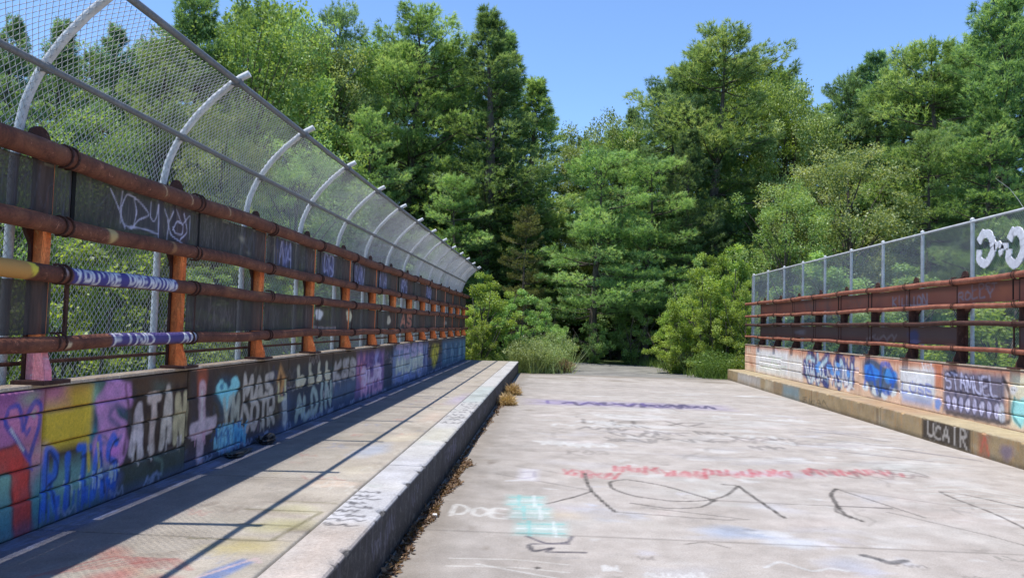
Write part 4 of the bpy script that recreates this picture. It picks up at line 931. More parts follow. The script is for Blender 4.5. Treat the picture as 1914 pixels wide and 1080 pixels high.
def post_part_meshes(orange, s):
    """s = +1: the web stands towards +x (left railing), -1 mirrored; origin on the wall top"""
    zt = 2.63-ZT
    hw = .03 if s > 0 else .075
    out = [(-hw-.03, .022), (-hw-.03, .05)]
    def fl(z): return hw
    zs2, zs3 = RAILS[1][0]-RAILS[1][1]-ZT, RAILS[2][0]+RAILS[2][1]-ZT
    R_ = []
    for z in np.linspace(.022, zt-.07, 26):
        gs = .075 if s > 0 else .13
        e = gs*max(0, 1-(zs2-z)/.10)**2 if z < zs2 else (gs if z < zs2+.1 else 0)
        R_.append((hw+e, z))
    hd_ = .095; top = [(hd_, zt-.15)]+[(hd_*math.cos(g), zt-.07+.085*math.sin(g)) for g in np.linspace(0, math.pi, 9)]+[(-hd_, zt-.15)]
    R_ = [q for q in R_ if q[1] < zt-.16]
    poly = R_+top+[(-a, b) for a, b in R_[::-1]]
    fm = MB().prism(poly, 0, -.010*s-.115*s, .010*s-.115*s).mesh('flange', M['post_d'])
    xw0 = -.105*s
    webp = [(xw0, .022), (.07*s, .022), (.06*s, .08), (.03*s, .14), (.012*s, .20), (.012*s, zt-.12), (xw0, zt-.06)]
    wm = MB().prism([(a, b) for a, b in webp], 1, -.014, .014).mesh('web', orange)
    if s > 0:
        ca, sa = math.cos(-.38), math.sin(-.38)
        for v in wm.vertices:
            dx = v.co.x-xw0; v.co.x, v.co.y = xw0+dx*ca-v.co.y*sa, dx*sa+v.co.y*ca
    fp = MB().box(-.12, .075, -.12, .12, .0, .022).mesh('base_plate', M['post_d'])
    return fm, wm, fp
def railing(name, X, s, ys, label, rmat, pm, fine, pf, sf, open_bays, orange, first_pink, pan_ylo):
    t = tag(empty(name), label, 'railing')
    for i, (z, r) in enumerate(RAILS):
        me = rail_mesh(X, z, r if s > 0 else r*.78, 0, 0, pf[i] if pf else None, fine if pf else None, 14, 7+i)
        # rails on the right face the other way
        if s < 0:
            vv = np.zeros(len(me.vertices)*3, np.float32); me.vertices.foreach_get('co', vv); vv = vv.reshape(-1, 3); vv[:, 0] = 2*X-vv[:, 0]; me.vertices.foreach_set('co', vv.ravel()); me.flip_normals()
        me.materials.append(M['post_d'] if (s < 0 and i == 2) else rmat); link('rail', me, t)  # third right rail in dark rust, standing in for shadow on it
    fm, wm, fp = post_part_meshes(orange, s)
    ub = MB()
    for z, r in RAILS:
        for dy in (-.03, .03):
            ub.tube([(.05*s+(r+.006)*math.cos(g)*s, dy, z-ZT-.022+(r+.006)*math.sin(g)) for g in np.linspace(-1.9, 1.9, 9)], .007, 5)
    ub = ub.mesh('u_bolt', M['post_d'])
    for k, y in enumerate(ys):
        p = link('post', fm, t, (X-.05*s, y, ZT+.022))
        p.name = 'post'
        w_ = link('web', wm, p)
        if first_pink and abs(y-4.3) < .1:
            w_.data = wm.copy(); w_.data.materials.clear(); w_.data.materials.append(orange)
            zt_ = 1.0; q0 = -.105*s; fob = MB().prism([(q0+.012, .024), (.078*s, .024), (.07*s, .085), (.04*s, .15), (.022*s, .20), (q0+.012, .20)], 1, -.02, .02)
            ca, sa = math.cos(-.38), math.sin(-.38)
            fob.v = [(q0+(a-q0)*ca-b*sa, (a-q0)*sa+b*ca, c) for a, b, c in fob.v]
            fo = fob.build('stub', M['pink'], p)
            fo['label'] = 'pink sprayed foot of the post'
        link('base_plate', fp, p); link('u_bolt', ub, p)['kind'] = 'stuff'
    # screens between the first and second and the third and fourth rails
    for b in range(len(ys)-1):
        for lv, (zt_, zb_), f in ((0, (RAILS[0][0]-.05, RAILS[1][0]+.045), sf[0]), (1, (RAILS[2][0]-.045, RAILS[3][0]+.04), sf[1])):
            y0, y1 = ys[b]+.004, ys[b+1]-.004
            if lv == 1 and b in open_bays: continue
            if y1 < pan_ylo: us = np.array([y0, y1])
            else: us = np.arange(y0, y1, max(.011, .0018*y0)); us = np.append(us, y1)
            vs = np.linspace(zb_, zt_, 30 if y0 < 13 else 18)
            U, V = np.meshgrid(us, vs, indexing='ij')
            p = Paint(U.ravel(), V.ravel(), (.05, .045, .05), 60+lv); f(p)
            sag = .008*np.sin((U.ravel()-y0)/(y1-y0)*np.pi*3+b)
            P = np.stack([np.full(U.size, X-.045*s)+sag*.6, U.ravel(), V.ravel()+sag*.4], 1)
            nv = len(vs); ii = (np.arange(len(us)-1)[:, None]*nv+np.arange(nv-1)[None, :]).ravel()
            me = mesh_np('screen', P, np.stack([ii, ii+nv, ii+nv+1, ii+1], 1), M['screen']); set_col(me, p.c)
            link('screen_panel', me, t)
            # narrow steel strip at the edge of each panel
        e = MB().box(X-.05*s-.008, X-.05*s+.008, ys[b]+.14, ys[b]+.175, RAILS[1][0]+.02, RAILS[0][0]-.03).build('strap', rmat, t)
        MB().box(X-.05*s-.008, X-.05*s+.008, ys[b]+.14, ys[b]+.165, RAILS[3][0]+.02, RAILS[2][0]-.03).build('strap', M['post_d'], t)
    return t
YPL = [4.3+1.65*k for k in range(-5, 14)]; YPL = [y for y in YPL if Y0 < y < Y1]
YPR = [11.06+1.66*k for k in range(-9, 10)]; YPR = [y for y in YPR if Y0 < y < Y1]
fb = YPL.index(min(YPL, key=lambda y: abs(y-4.3)))
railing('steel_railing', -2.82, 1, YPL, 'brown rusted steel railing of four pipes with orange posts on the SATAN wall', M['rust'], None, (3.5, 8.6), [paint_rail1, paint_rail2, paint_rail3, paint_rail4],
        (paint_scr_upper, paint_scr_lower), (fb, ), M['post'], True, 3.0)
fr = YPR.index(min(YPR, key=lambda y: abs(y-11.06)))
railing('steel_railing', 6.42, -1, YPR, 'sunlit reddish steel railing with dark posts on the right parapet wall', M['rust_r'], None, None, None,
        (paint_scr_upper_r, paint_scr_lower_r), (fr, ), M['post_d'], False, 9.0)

# ------------------------------------------------------------------ chain link fences
def profile_left():
    return [(-3.05, .30), (-3.05, 2.42), (-3.035, 2.62), (-3.0, 2.80), (-2.92, 2.98), (-2.80, 3.15), (-2.66, 3.30), (-2.52, 3.42), (-2.40, 3.50)]
def resample(pts, step):
    pts = np.array(pts); d = np.hypot(*np.diff(pts, axis=0).T); s_ = np.concatenate([[0], np.cumsum(d)])
    n = int(s_[-1]/step); q = np.arange(n+1)*step
    return np.stack([np.interp(q, s_, pts[:, 0]), np.interp(q, s_, pts[:, 1])], 1)
def link_mesh(prof, width, pitch=.026, rad=.0022, bulge=0.0):
    """woven wires of one bay: zigzags running up the profile, each a three sided bar"""
    n = 2*int(round(width/pitch/2)); pitch = width/n
    pr_ = resample(prof, .027); k = len(pr_)
    V = []; Q = []
    tan = np.gradient(pr_, axis=0); tan /= np.hypot(*tan.T)[:, None]; nor = np.stack([tan[:, 1], -tan[:, 0]], 1)
    base = 0
    for i in range(n):
        side = (np.arange(k)+i) % 2
        y = i*pitch + side*pitch*1.06-.03*pitch
        off = np.where(side == 0, .0022, -.0022)+bulge*np.sin(np.arange(k)/k*np.pi*(2.2+bulge*40))*np.sin(y/width*np.pi)
        cen = np.stack([pr_[:, 0]+nor[:, 0]*off, y, pr_[:, 1]+nor[:, 1]*off], 1)
        ring = []
        for a in (0, 2.094, 4.189):
            ring.append(cen+np.stack([nor[:, 0]*math.cos(a)*rad, np.full(k, math.sin(a)*rad*1.1), nor[:, 1]*math.cos(a)*rad], 1))
        rr = np.stack(ring, 1).reshape(-1, 3); V.append(rr)
        a_ = np.arange(k-1)[:, None]*3; b_ = np.arange(3)[None, :]; c_ = (b_+1) % 3
        Q.append(base+np.stack([(a_+b_).ravel(), (a_+c_).ravel(), (a_+3+c_).ravel(), (a_+3+b_).ravel()], 1)); base += k*3
    return mesh_np('mesh_panel', np.concatenate(V), np.concatenate(Q), M['wire'])
YFL = [4.22+1.65*k for k in range(-5, 14)]; YFL = [y for y in YFL if Y0 < y < Y1]
fl = tag(empty('chain_link_fence'), 'tall grey chain link fence curving inward above the left railing', 'fence')
PL = profile_left()
pm_ = MB().tube([(x, 0, z) for x, z in [(-3.075, .2)]+[(x-.022, z) for x, z in resample(PL[1:], .09)]+[(-2.405, 3.50)]], .027, 10).mesh('post', M['galv'], True)
lms = [link_mesh(PL[:-1], 1.65, bulge=b_) for b_ in (.012, -.02, .028)]
ring_ = lambda x, z, r: MB().tube([(x, -.022, z), (x, .022, z)], r, 10)
cl_ = MB().box(-2.945, -2.885, -.034, .034, 2.96, 3.01).box(-2.535, -2.46, -.034, .034, 3.40, 3.455).mesh('clamp', M['galv_d'], False, .006)
for k, y in enumerate(YFL):
    po = link('post', pm_, fl, (0, y, 0))
    link('clamp', cl_, po)
    o = link('mesh_panel', lms[k % 3], fl, (0, y, 0))
    if k == len(YFL)-1: o.scale.y = (Y1-y)/1.65
link('post', pm_, fl, (0, Y1-.04, 0))
MB().tube([(-2.905+.008, y, 2.985) for y in np.linspace(Y0, Y1, 20)], .021, 10).build('mid_rail', M['galv_d'], fl, smooth=True)
MB().tube([(-2.49, y, 3.428) for y in np.linspace(Y0, Y1, 20)], .024, 10).build('top_rail', M['galv_d'], fl, smooth=True)
MB().tube([(-3.03, y, 1.30) for y in np.linspace(Y0, Y1, 20)], .012, 8).build('bottom_rail', M['post_d'], fl, smooth=True)
YFR = [12.61+1.66*k for k in range(-9, 9)]; YFR = [y for y in YFR if Y0 < y < Y1]
frn = tag(empty('chain_link_fence'), 'straight grey chain link fence with white woven symbols behind the right railing', 'fence')
pr2 = MB().tube([(6.64, 0, z) for z in np.linspace(.2, 3.47, 5)], .03, 10).tube([(6.64, 0, 3.47), (6.64, 0, 3.49), (6.64, 0, 3.51)], [.036, .034, .006], 10).mesh('post', M['galv'], True)
lm2 = link_mesh([(6.60, .3), (6.60, 3.45)], 1.66, bulge=.015)
for k, y in enumerate(YFR):
    link('post', pr2, frn, (0, y, 0)); o = link('mesh_panel', lm2, frn, (0, y, 0))
    if k == len(YFR)-1: o.scale.y = (Y1-y)/1.66
link('post', pr2, frn, (0, Y1-.04, 0))
MB().tube([(6.63, y, 3.44) for y in np.linspace(Y0, Y1, 20)], .021, 10).build('top_rail', M['galv'], frn, smooth=True)
# white plastic woven through the wires
def ribbon(path, wdt, name, parent, mat, x):
    pts = smooth_line(path, 8); t = np.gradient(pts, axis=0); t /= np.hypot(*t.T)[:, None]; nn = np.stack([-t[:, 1], t[:, 0]], 1)
    a, b = pts+nn*wdt/2, pts-nn*wdt/2
    rg = np.random.RandomState(3); ww = rg.normal(0, .008, a.shape); a = a+ww; b = b+np.roll(ww, 3, 0)
    mb = MB(); n = len(pts)
    for xx in (x, x+.018):
        mb.v += [(xx, p[0], p[1]) for p in a]+[(xx, p[0], p[1]) for p in b]
    o = lambda l, e, i: l*2*n+e*n+i
    for i in range(n-1):
        mb.f += [(o(0, 0, i), o(0, 0, i+1), o(0, 1, i+1), o(0, 1, i)), (o(1, 0, i), o(1, 1, i), o(1, 1, i+1), o(1, 0, i+1)),
                 (o(0, 0, i), o(1, 0, i), o(1, 0, i+1), o(0, 0, i+1)), (o(0, 1, i), o(0, 1, i+1), o(1, 1, i+1), o(1, 1, i))]
    mb.f += [(o(0, 0, 0), o(0, 1, 0), o(1, 1, 0), o(1, 0, 0)), (o(0, 0, n-1), o(1, 0, n-1), o(1, 1, n-1), o(0, 1, n-1))]
    return mb.build(name, mat, parent)
M['white_plastic'] = plain('white_plastic', (.80, .80, .84), .5)
def fy(px, py): q = MC @ np.array([(px-CX)/F, (CY-py)/F, 1.0]); q = CAM+q*(6.57/q[0]); return (q[1], q[2])
for path, wd in (([(1829, 452), (1836, 438), (1847, 437), (1854, 450), (1856, 466), (1848, 486), (1838, 493), (1829, 484), (1830, 466)], .13),
                 ([(1858, 462), (1866, 456), (1873, 464), (1866, 474)], .09), ([(1886, 448), (1892, 434), (1903, 432), (1911, 446), (1912, 466), (1904, 488), (1893, 494), (1884, 482), (1886, 464)], .13),
                 ([(1872, 458), (1884, 460)], .09)):
    ribbon([fy(*p) for p in path], wd, 'lettering', frn, M['white_plastic'], 6.570)['label'] = 'white plastic symbol woven into the wire'

# ------------------------------------------------------------------ trees
def unit(v): return v/np.maximum(np.linalg.norm(v, axis=1, keepdims=True), 1e-9)
def tri_mesh(name, cen, d, length, width, tone, rng, mat, quad=False):
    """one small blade per row: a triangle (needle spray) or a leaf shaped quad"""
    n = len(cen); d = unit(d); r = unit(np.cross(d, np.array([0, 0, 1.0])+rng.normal(0, .55, (n, 3))))
    L_ = length[:, None]; W_ = width[:, None]
    if quad:
        V = np.stack([cen, cen+d*L_*.5+r*W_*.5, cen+d*L_, cen+d*L_*.5-r*W_*.5], 1)
        nrm = np.cross(d, r); V[:, 2] -= nrm*L_*.15
        k = 4
    else:
        V = np.stack([cen-r*W_*.5, cen+r*W_*.5, cen+d*L_], 1); k = 3
    me = mesh_np(name, V.reshape(-1, 3), np.arange(n*k).reshape(n, k), mat)
    a = me.attributes.new('tone', 'FLOAT', 'FACE'); a.data.foreach_set('value', np.clip(tone, 0, 1).astype(np.float32))
    return me
def pine_proto(seed, H=16.0, Rm=3.4, power=.62, low=.04, gap=.42, dens=1.0, asc=.25, dead=0.0):
    rng = np.random.RandomState(seed)
    tb = MB(); lean = rng.normal(0, .012, 2)
    ax = lambda z: np.array([lean[0]*z+.12*math.sin(z*.5+seed), lean[1]*z+.12*math.cos(z*.4+seed), z])
    hs = np.linspace(-.4, H*.985, 14)
    tb.tube([ax(z) for z in hs], [max(.02, .022*(H-z)*(1.25 if z < .3 else 1)) for z in hs], 8)
    cen = []; dr = []; ln = []; tn = []
    z = low*H
    while z < H*.985:
        t = z/H; nb = rng.randint(4, 7)
        for j in range(nb):
            L = Rm*(1-t)**power*min(1.0, .62+t*1.6)*rng.uniform(.42, 1.2)+.22
            if rng.rand() < .08: L *= 1.22
            az = rng.uniform(0, 2*math.pi)
            el = -.10+asc*1.2*t+.9*max(0, t-.7)+rng.normal(0, .10)
            p0 = ax(min(z+rng.uniform(-.2, .2), H*.98))
            hd = np.array([math.cos(az), math.sin(az), 0]); sdv = np.array([-hd[1], hd[0], 0])
            q = lambda s: p0+hd*(L*s*math.cos(el))+np.array([0, 0, L*s*math.sin(el)-.10*L*s+.22*L*s**2.2])
            if L > .7: tb.tube([q(0), q(.35), q(.7), q(.95)], [.012*L+.012, .009*L+.008, .005*L+.005, .004], 4, False)
            m_ = int((6+11*L**1.3)*dens)
            bt = rng.uniform(.15, .85)
            s_ = np.sqrt(rng.uniform(.12, 1.0, m_))
            wd = .34*L*np.sin(np.clip(s_, 0, 1)*math.pi*.86+.12)+.07
            lat = rng.uniform(-1, 1, m_)*wd
            base = np.array([q(x) for x in s_])+sdv*lat[:, None]
            base[:, 2] += rng.normal(.05, .085, m_)+np.abs(lat)*.12
            cen.append(base)
            out = hd[None, :]*(.75+.2*rng.rand(m_, 1))+sdv[None, :]*(lat/wd*.8)[:, None]+np.array([0, 0, .62])+rng.normal(0, .28, (m_, 3))
            dr.append(out); ln.append(rng.uniform(.15, .25, m_)); tn.append(np.clip(bt+rng.normal(0, .16, m_)+(s_-.6)*.25, 0, 1))
        z += gap*rng.uniform(.55, 1.35)*(1.0 if t < .8 else .6)
    # leader shoots
    for k in range(9):
        a = rng.uniform(0, 6.28); r0 = rng.uniform(0, .35); zz = H*rng.uniform(.95, 1.02)
        m_ = 10; cen.append(ax(H*.97)+np.stack([np.full(m_, r0*math.cos(a)), np.full(m_, r0*math.sin(a)), np.linspace(-.3, rng.uniform(.2, .75), m_)], 1))
        dr.append(np.array([0, 0, 1.2])+rng.normal(0, .35, (m_, 3))); ln.append(np.full(m_, .17)); tn.append(np.full(m_, .5))
    cen, dr, ln, tn = np.concatenate(cen), unit(np.concatenate(dr)), np.concatenate(ln), np.concatenate(tn)
    nb = 9
    n = len(cen); C_ = np.repeat(cen, nb, 0)+rng.normal(0, .022, (n*nb, 3)); D_ = np.repeat(dr, nb, 0)+rng.normal(0, .58, (n*nb, 3))
    me = tri_mesh('crown', C_, D_, np.repeat(ln, nb)*rng.uniform(.7, 1.25, n*nb), rng.uniform(.019, .036, n*nb), np.repeat(tn, nb)+rng.normal(0, .08, n*nb), rng, M['pine'])
    return tb.mesh('trunk', M['bark'], True), me, H
def leafy_proto(seed, H=12.0, Rm=3.2, base=.18, clumps=120, per=170, leaf=.13, flat=1.0, stems=1):
    rng = np.random.RandomState(seed); tb = MB()
    cz = H*(base+1)/2; rz_ = H*(1-base)/2
    cl = []
    while len(cl) < clumps:
        v = rng.normal(size=3); v /= np.linalg.norm(v)
        r = rng.uniform(.35, 1.0)**.5
        lump = 1+.22*math.sin(3*math.atan2(v[1], v[0])+seed)+.18*math.sin(5*v[2]+seed*2)+rng.normal(0, .10)
        p = np.array([v[0]*Rm*r*lump, v[1]*Rm*r*lump, cz+v[2]*rz_*r*(1+.10*rng.normal())])
        if v[2] < -.2: p[:2] *= .82
        cl.append(p)
    cl = np.array(cl)
    for s_ in range(stems):
        a = rng.uniform(0, 6.28); off = np.array([math.cos(a), math.sin(a)])*(0 if stems == 1 else .25)
        pts = [(off[0]*(1+2*k)*.6+.1*math.sin(k+seed), off[1]*(1+2*k)*.6, z) for k, z in enumerate(np.linspace(-.3, H*.82, 6))]
        tb.tube(pts, [max(.02, .016*H*(1-.16*k)/math.sqrt(stems)) for k in range(6)], 8)
    for p in cl[::3]:
        z0 = max(.1, p[2]*rng.uniform(.4, .75)); q = np.array([0, 0, z0]); mid = (q+p)/2+np.array([0, 0, .2])
        tb.tube([q, mid, p], [.006*H*.5+.012, .003*H*.5+.008, .006], 4, False)
    n = clumps*per
    cr = rng.uniform(.32, .62, clumps)*(H/12)**.35*(Rm/3.2)**.5
    off = rng.normal(size=(n, 3)); off = unit(off)*(rng.uniform(0, 1, (n, 1))**.45)
    off[:, 2] *= .7*flat
    C_ = np.repeat(cl, per, 0)+off*np.repeat(cr, per)[:, None]*1.25
    D_ = off*.6+rng.normal(0, .5, (n, 3))+np.array([0, 0, -.15])
    ct = np.repeat(rng.uniform(.2, .85, clumps), per)
    me = tri_mesh('crown', C_, D_, rng.uniform(.75, 1.25, n)*leaf, rng.uniform(.5, .75, n)*leaf, ct+rng.normal(0, .14, n), rng, M['leaf'], True)
    return tb.mesh('trunk', M['bark'], True), me, H

PINES = [pine_proto(1, 16, 5.2, .55, gap=.60, asc=.3, dens=2.1), pine_proto(2, 16, 4.1, .65, gap=.54, asc=.4, dens=2.0), pine_proto(3, 16, 3.1, .8, gap=.44, asc=.55, dens=1.8), pine_proto(4, 14, 4.5, .48, gap=.64, asc=.18, dens=2.1),
         pine_proto(7, 16, 4.8, .50, gap=.66, asc=.22, dens=2.0), pine_proto(9, 16, 3.6, .72, gap=.50, asc=.5, dens=1.9),
         pine_proto(15, 13, 4.6, .42, low=.24, gap=.55, asc=.15, dens=2.3)]
LEAFY = [leafy_proto(11, 12, 3.3, .14, 170, 160), leafy_proto(12, 10, 3.0, .1, 140, 165, .12), leafy_proto(13, 5, 1.7, .04, 70, 190, .10, stems=3), leafy_proto(14, 3.0, 1.5, .02, 60, 170, .085, stems=4)]
def plant(name, label, cat, proto, mat, px, py, Y, wide=1.0, rz=None, group=None, z_base=None, X=None):
    """set the tree so that its top stands at photo pixel (px, py), Y metres ahead, rooted in the ground"""
    a = at(px, py, Y)
    zb = float(gz(a[0], Y)) if z_base is None else z_base
    if int(px*3+Y) % 2:                    # half of the pines take a second build of the same habit
        proto = PINES[4] if proto is PINES[0] else PINES[5] if proto is PINES[1] else proto
    tr, cr, H = proto; s = (a[2]-zb)/H
    t = tag(empty(name, (a[0], Y, zb), (px*1.7+Y) % 6.28 if rz is None else rz, (s*wide, s*wide, s)), label, cat, group)
    link('trunk', tr, t)
    c = link('crown', cr, t); c.material_slots[0].link = 'OBJECT'; c.material_slots[0].material = M[mat]
    return t
P, D = PINES, LEAFY
BT = 'trees at the far end of the bridge'
for row in [
  # skyline, left to right
  ('pine_tree', 'dark pine whose top leaves the frame, behind the fence corner', 'tree', P[1], 'pine_dark', 372, -30, 33, 1.0),
  ('leafy_tree', 'big green leafy tree just right of the highest fence post', 'tree', D[0], 'leaf', 470, -20, 35, .85),
  ('leafy_tree', 'rounded leafy tree between the top left corner and the wide pine', 'tree', D[1], 'leaf', 550, 12, 38, .75),
  ('pine_tree', 'bluish pine with a blunt top, third crown from the fence corner', 'tree', P[0], 'pine_blue', 650, 22, 41, .85),
  ('pine_tree', 'wide bright green pine left of the dark spire', 'tree', P[0], 'pine', 780, 30, 42, 1.15),
  ('pine_tree', 'dark narrow spire, tallest in the middle of the skyline', 'tree', P[2], 'pine_dark', 914, 28, 40, 1.35),
  ('pine_tree', 'dark pine top leaning against the tallest spire', 'tree', P[2], 'pine_dark', 948, 62, 42, 1.3),
  ('pine_tree', 'shorter dark pine stepping down right of the spire', 'tree', P[2], 'pine', 1000, 150, 41, 1.5),
  ('leafy_tree', 'small pale leafy top at the low point of the skyline', 'tree', D[0], 'leaf_olive', 1117, 192, 47, .7),
  ('pine_tree', 'thin pine top left of the great right-hand pine', 'tree', P[1], 'pine_blue', 1190, 205, 49, .9),
  ('pine_tree', 'great broad white pine right of the sky gap', 'tree', P[0], 'pine', 1345, 66, 42, 1.25),
  ('leafy_tree', 'yellowish leafy crown peeking over the great pine', 'tree', D[0], 'leaf_light', 1425, 96, 46, .6),
  ('leafy_tree', 'pale leafy crown beside the dip in the right skyline', 'tree', D[0], 'leaf_olive', 1485, 130, 45, .7),
  ('pine_tree', 'pine with open top between the dip and the wide right pine', 'tree', P[1], 'pine_blue', 1640, 108, 44, 1.0),
  ('pine_tree', 'wide olive green pine above the white fence symbols', 'tree', P[3], 'pine', 1745, 82, 40, 1.15),
  ('pine_tree', 'tall dark pine cut off by the top right corner', 'tree', P[1], 'pine_dark', 1872, -20, 36, 1.1),
  ('pine_tree', 'short green pine filling the dip left of the wide bright pine', 'tree', P[0], 'pine', 728, 84, 43, .85),
  ('pine_tree', 'green pine shoulder between the wide bright pine and the dark spire', 'tree', P[3], 'pine', 842, 86, 44, .85),
  ('pine_tree', 'left shoulder pine of the great broad white pine', 'tree', P[3], 'pine_blue', 1262, 138, 43, .9),
  ('pine_tree', 'pine top close beside the great broad white pine on its left', 'tree', P[1], 'pine', 1306, 98, 44, .9),
  ('pine_tree', 'pine on the left flank of the wide olive pine', 'tree', P[3], 'pine', 1690, 112, 42, .9),
  ('pine_tree', 'pine between the wide olive pine and the corner pine', 'tree', P[0], 'pine', 1806, 92, 42, .85),
  ('pine_tree', 'low pine just right of the dip in the right skyline', 'tree', P[3], 'pine_blue', 1590, 140, 45, .8),
  ('leafy_tree', 'leafy crown filling the notch beside the rounded leafy tree', 'tree', D[0], 'leaf_olive', 600, 66, 40, .8),
  # middle layer
  ('leafy_tree', 'bright broad leafy tree in front of the right pines', 'tree', D[1], 'leaf_olive', 1590, 258, 35, .95),
  ('leafy_tree', 'leafy tree over the far end of the right fence', 'tree', D[1], 'leaf', 1470, 330, 34, .8),
  ('pine_tree', 'layered light green pine facing the road in the centre', 'tree', P[6], 'pine', 1120, 285, 35.5, 1.05),
  ('pine_tree', 'layered pine overhanging the right half of the road opening', 'tree', P[6], 'pine', 1215, 300, 37, 1.05),
  ('pine_tree', 'dark pine behind the shaded road opening', 'tree', P[6], 'pine_dark', 1165, 290, 42, 1.2),
  ('pine_tree', 'browning pine left of the road opening', 'tree', P[3], 'pine_brown', 985, 390, 36, .75),
  ('pine_tree', 'bright pine just above the far end of the curved fence', 'tree', P[3], 'pine', 850, 330, 36, 1.0),
  ('pine_tree', 'green pine behind the middle of the curved fence', 'tree', P[0], 'pine', 700, 210, 37, .9),
  ('pine_tree', 'dark pine standing right of the road opening', 'tree', P[1], 'pine_dark', 1290, 250, 38, .9),
  ('pine_tree', 'green pine against the right edge behind the fence', 'tree', P[3], 'pine', 1850, 215, 34, .95),
  ('pine_tree', 'green pine behind the right fence below the wide olive pine', 'tree', P[0], 'pine', 1740, 250, 35, .85),
  # behind the curved fence on the left
  ('pine_tree', 'bluish pine seen through the mesh at the left edge', 'tree', P[1], 'pine_blue', 22, 38, 29, .9),
  ('pine_tree', 'bluish pine through the mesh left of the first curved post', 'tree', P[2], 'pine_blue', 112, 42, 31, 1.1),
  ('pine_tree', 'green pine through the mesh right of the first curved post', 'tree', P[1], 'pine_blue', 215, 55, 32, .95),
  ('pine_tree', 'green pine through the mesh under the fence top rail', 'tree', P[0], 'pine', 300, 70, 31, .8),
  ('leafy_tree', 'bright leafy tree through the mesh above the first railing bay', 'tree', D[0], 'leaf', 180, 190, 25, .9),
  ('leafy_tree', 'leafy tree through the mesh above the second railing bay', 'tree', D[0], 'leaf_olive', 420, 180, 29, .8),
  ('leafy_tree', 'dark leafy tree through the mesh at the frame edge', 'tree', D[1], 'leaf', 30, 260, 22, .9),
  ('leafy_tree', 'leafy tree through the mesh above the third railing bay', 'tree', D[1], 'leaf', 560, 250, 31, .9),
]:
    plant(*row, group=BT if row[6] > 32 else 'trees behind the curved fence')
# trees and bushes close to the road mouth
for row in [
  ('bush', 'yellow green bush at the far end of the left railing', 'bush', D[2], 'leaf_light', 905, 515, 28.5, 1.05),
  ('bush', 'green bush left of the road mouth behind the weeds', 'bush', D[2], 'leaf', 970, 545, 29.5, 1.1),
  ('bush', 'small green bush nearest the dark road opening on its left', 'bush', D[3], 'leaf', 1040, 610, 30.5, 1.0),
  ('bush', 'bright yellow green tall bush at the far end of the right fence', 'bush', D[2], 'leaf_light', 1375, 465, 29.5, .75),
  ('bush', 'tall green bush right of the road opening', 'bush', D[2], 'leaf', 1310, 490, 31.5, .8),
  ('bush', 'pale bush leaning out beside the right railing end', 'bush', D[3], 'leaf_light', 1360, 580, 28.5, .95),
  ('bush', 'low green bush at the right verge of the old road', 'bush', D[3], 'leaf', 1290, 640, 30, 1.05),
  ('bush', 'yellow green bush crowding the right side of the road opening', 'bush', D[2], 'leaf_light', 1268, 560, 31, .8),
  ('bush', 'bright bush in front of the tall ones at the right railing end', 'bush', D[2], 'leaf_light', 1335, 535, 28.3, .8),
  ('bush', 'leafy bush between the weeds and the last left railing post', 'bush', D[3], 'leaf_light', 890, 600, 27.4, .9),
  ('bush', 'low green bush in front of the trunk in the shaded opening', 'bush', D[3], 'leaf', 1112, 600, 34.3, .9),
  ('bush', 'light green bush in the middle of the shaded opening', 'bush', D[3], 'leaf', 1180, 575, 35.2, .9),
  ('bush', 'tall dark undergrowth bush closing the far end of the road', 'bush', D[2], 'pine_dark', 1150, 540, 41, 1.6),
  ('bush', 'bright yellow green bush overhanging the right verge of the old road', 'bush', D[2], 'leaf_light', 1318, 480, 29.2, .8),
  ('bush', 'green bush at the inner right edge of the road opening', 'bush', D[3], 'leaf_light', 1262, 605, 29, 1.0),
  ('bush', 'bright bush hugging the last post of the right railing', 'bush', D[2], 'leaf_light', 1395, 530, 27.6, .7),
  ('bush', 'tall green bush at the inner left edge of the road opening', 'bush', D[2], 'leaf', 1020, 560, 31, .8),
  ('bush', 'bush seen under the lowest rail near the left frame edge', 'bush', D[2], 'leaf_light', 130, 470, 20, 1.2),
  ('bush', 'bush seen through the second gap of the left railing', 'bush', D[2], 'leaf_light', 260, 490, 23, 1.3),
  ('bush', 'bush seen through the third gap of the left railing', 'bush', D[2], 'leaf', 400, 480, 26, 1.3),
  ('bush', 'bush behind the far half of the left railing', 'bush', D[2], 'leaf_light', 560, 500, 28, 1.3),
  ('bush', 'bush behind the last bays of the left railing', 'bush', D[2], 'leaf', 760, 500, 29, 1.2),
  ('bush', 'bush seen through the open bay of the right railing', 'bush', D[2], 'leaf_light', 1860, 520, 24, 1.4),
  ('bush', 'bush behind the middle of the right railing', 'bush', D[2], 'leaf', 1700, 500, 27, 1.3),
  ('bush', 'bush behind the far end of the right railing', 'bush', D[2], 'leaf', 1540, 480, 30, 1.3),
]:
    plant(*row, group='bushes around the bridge')
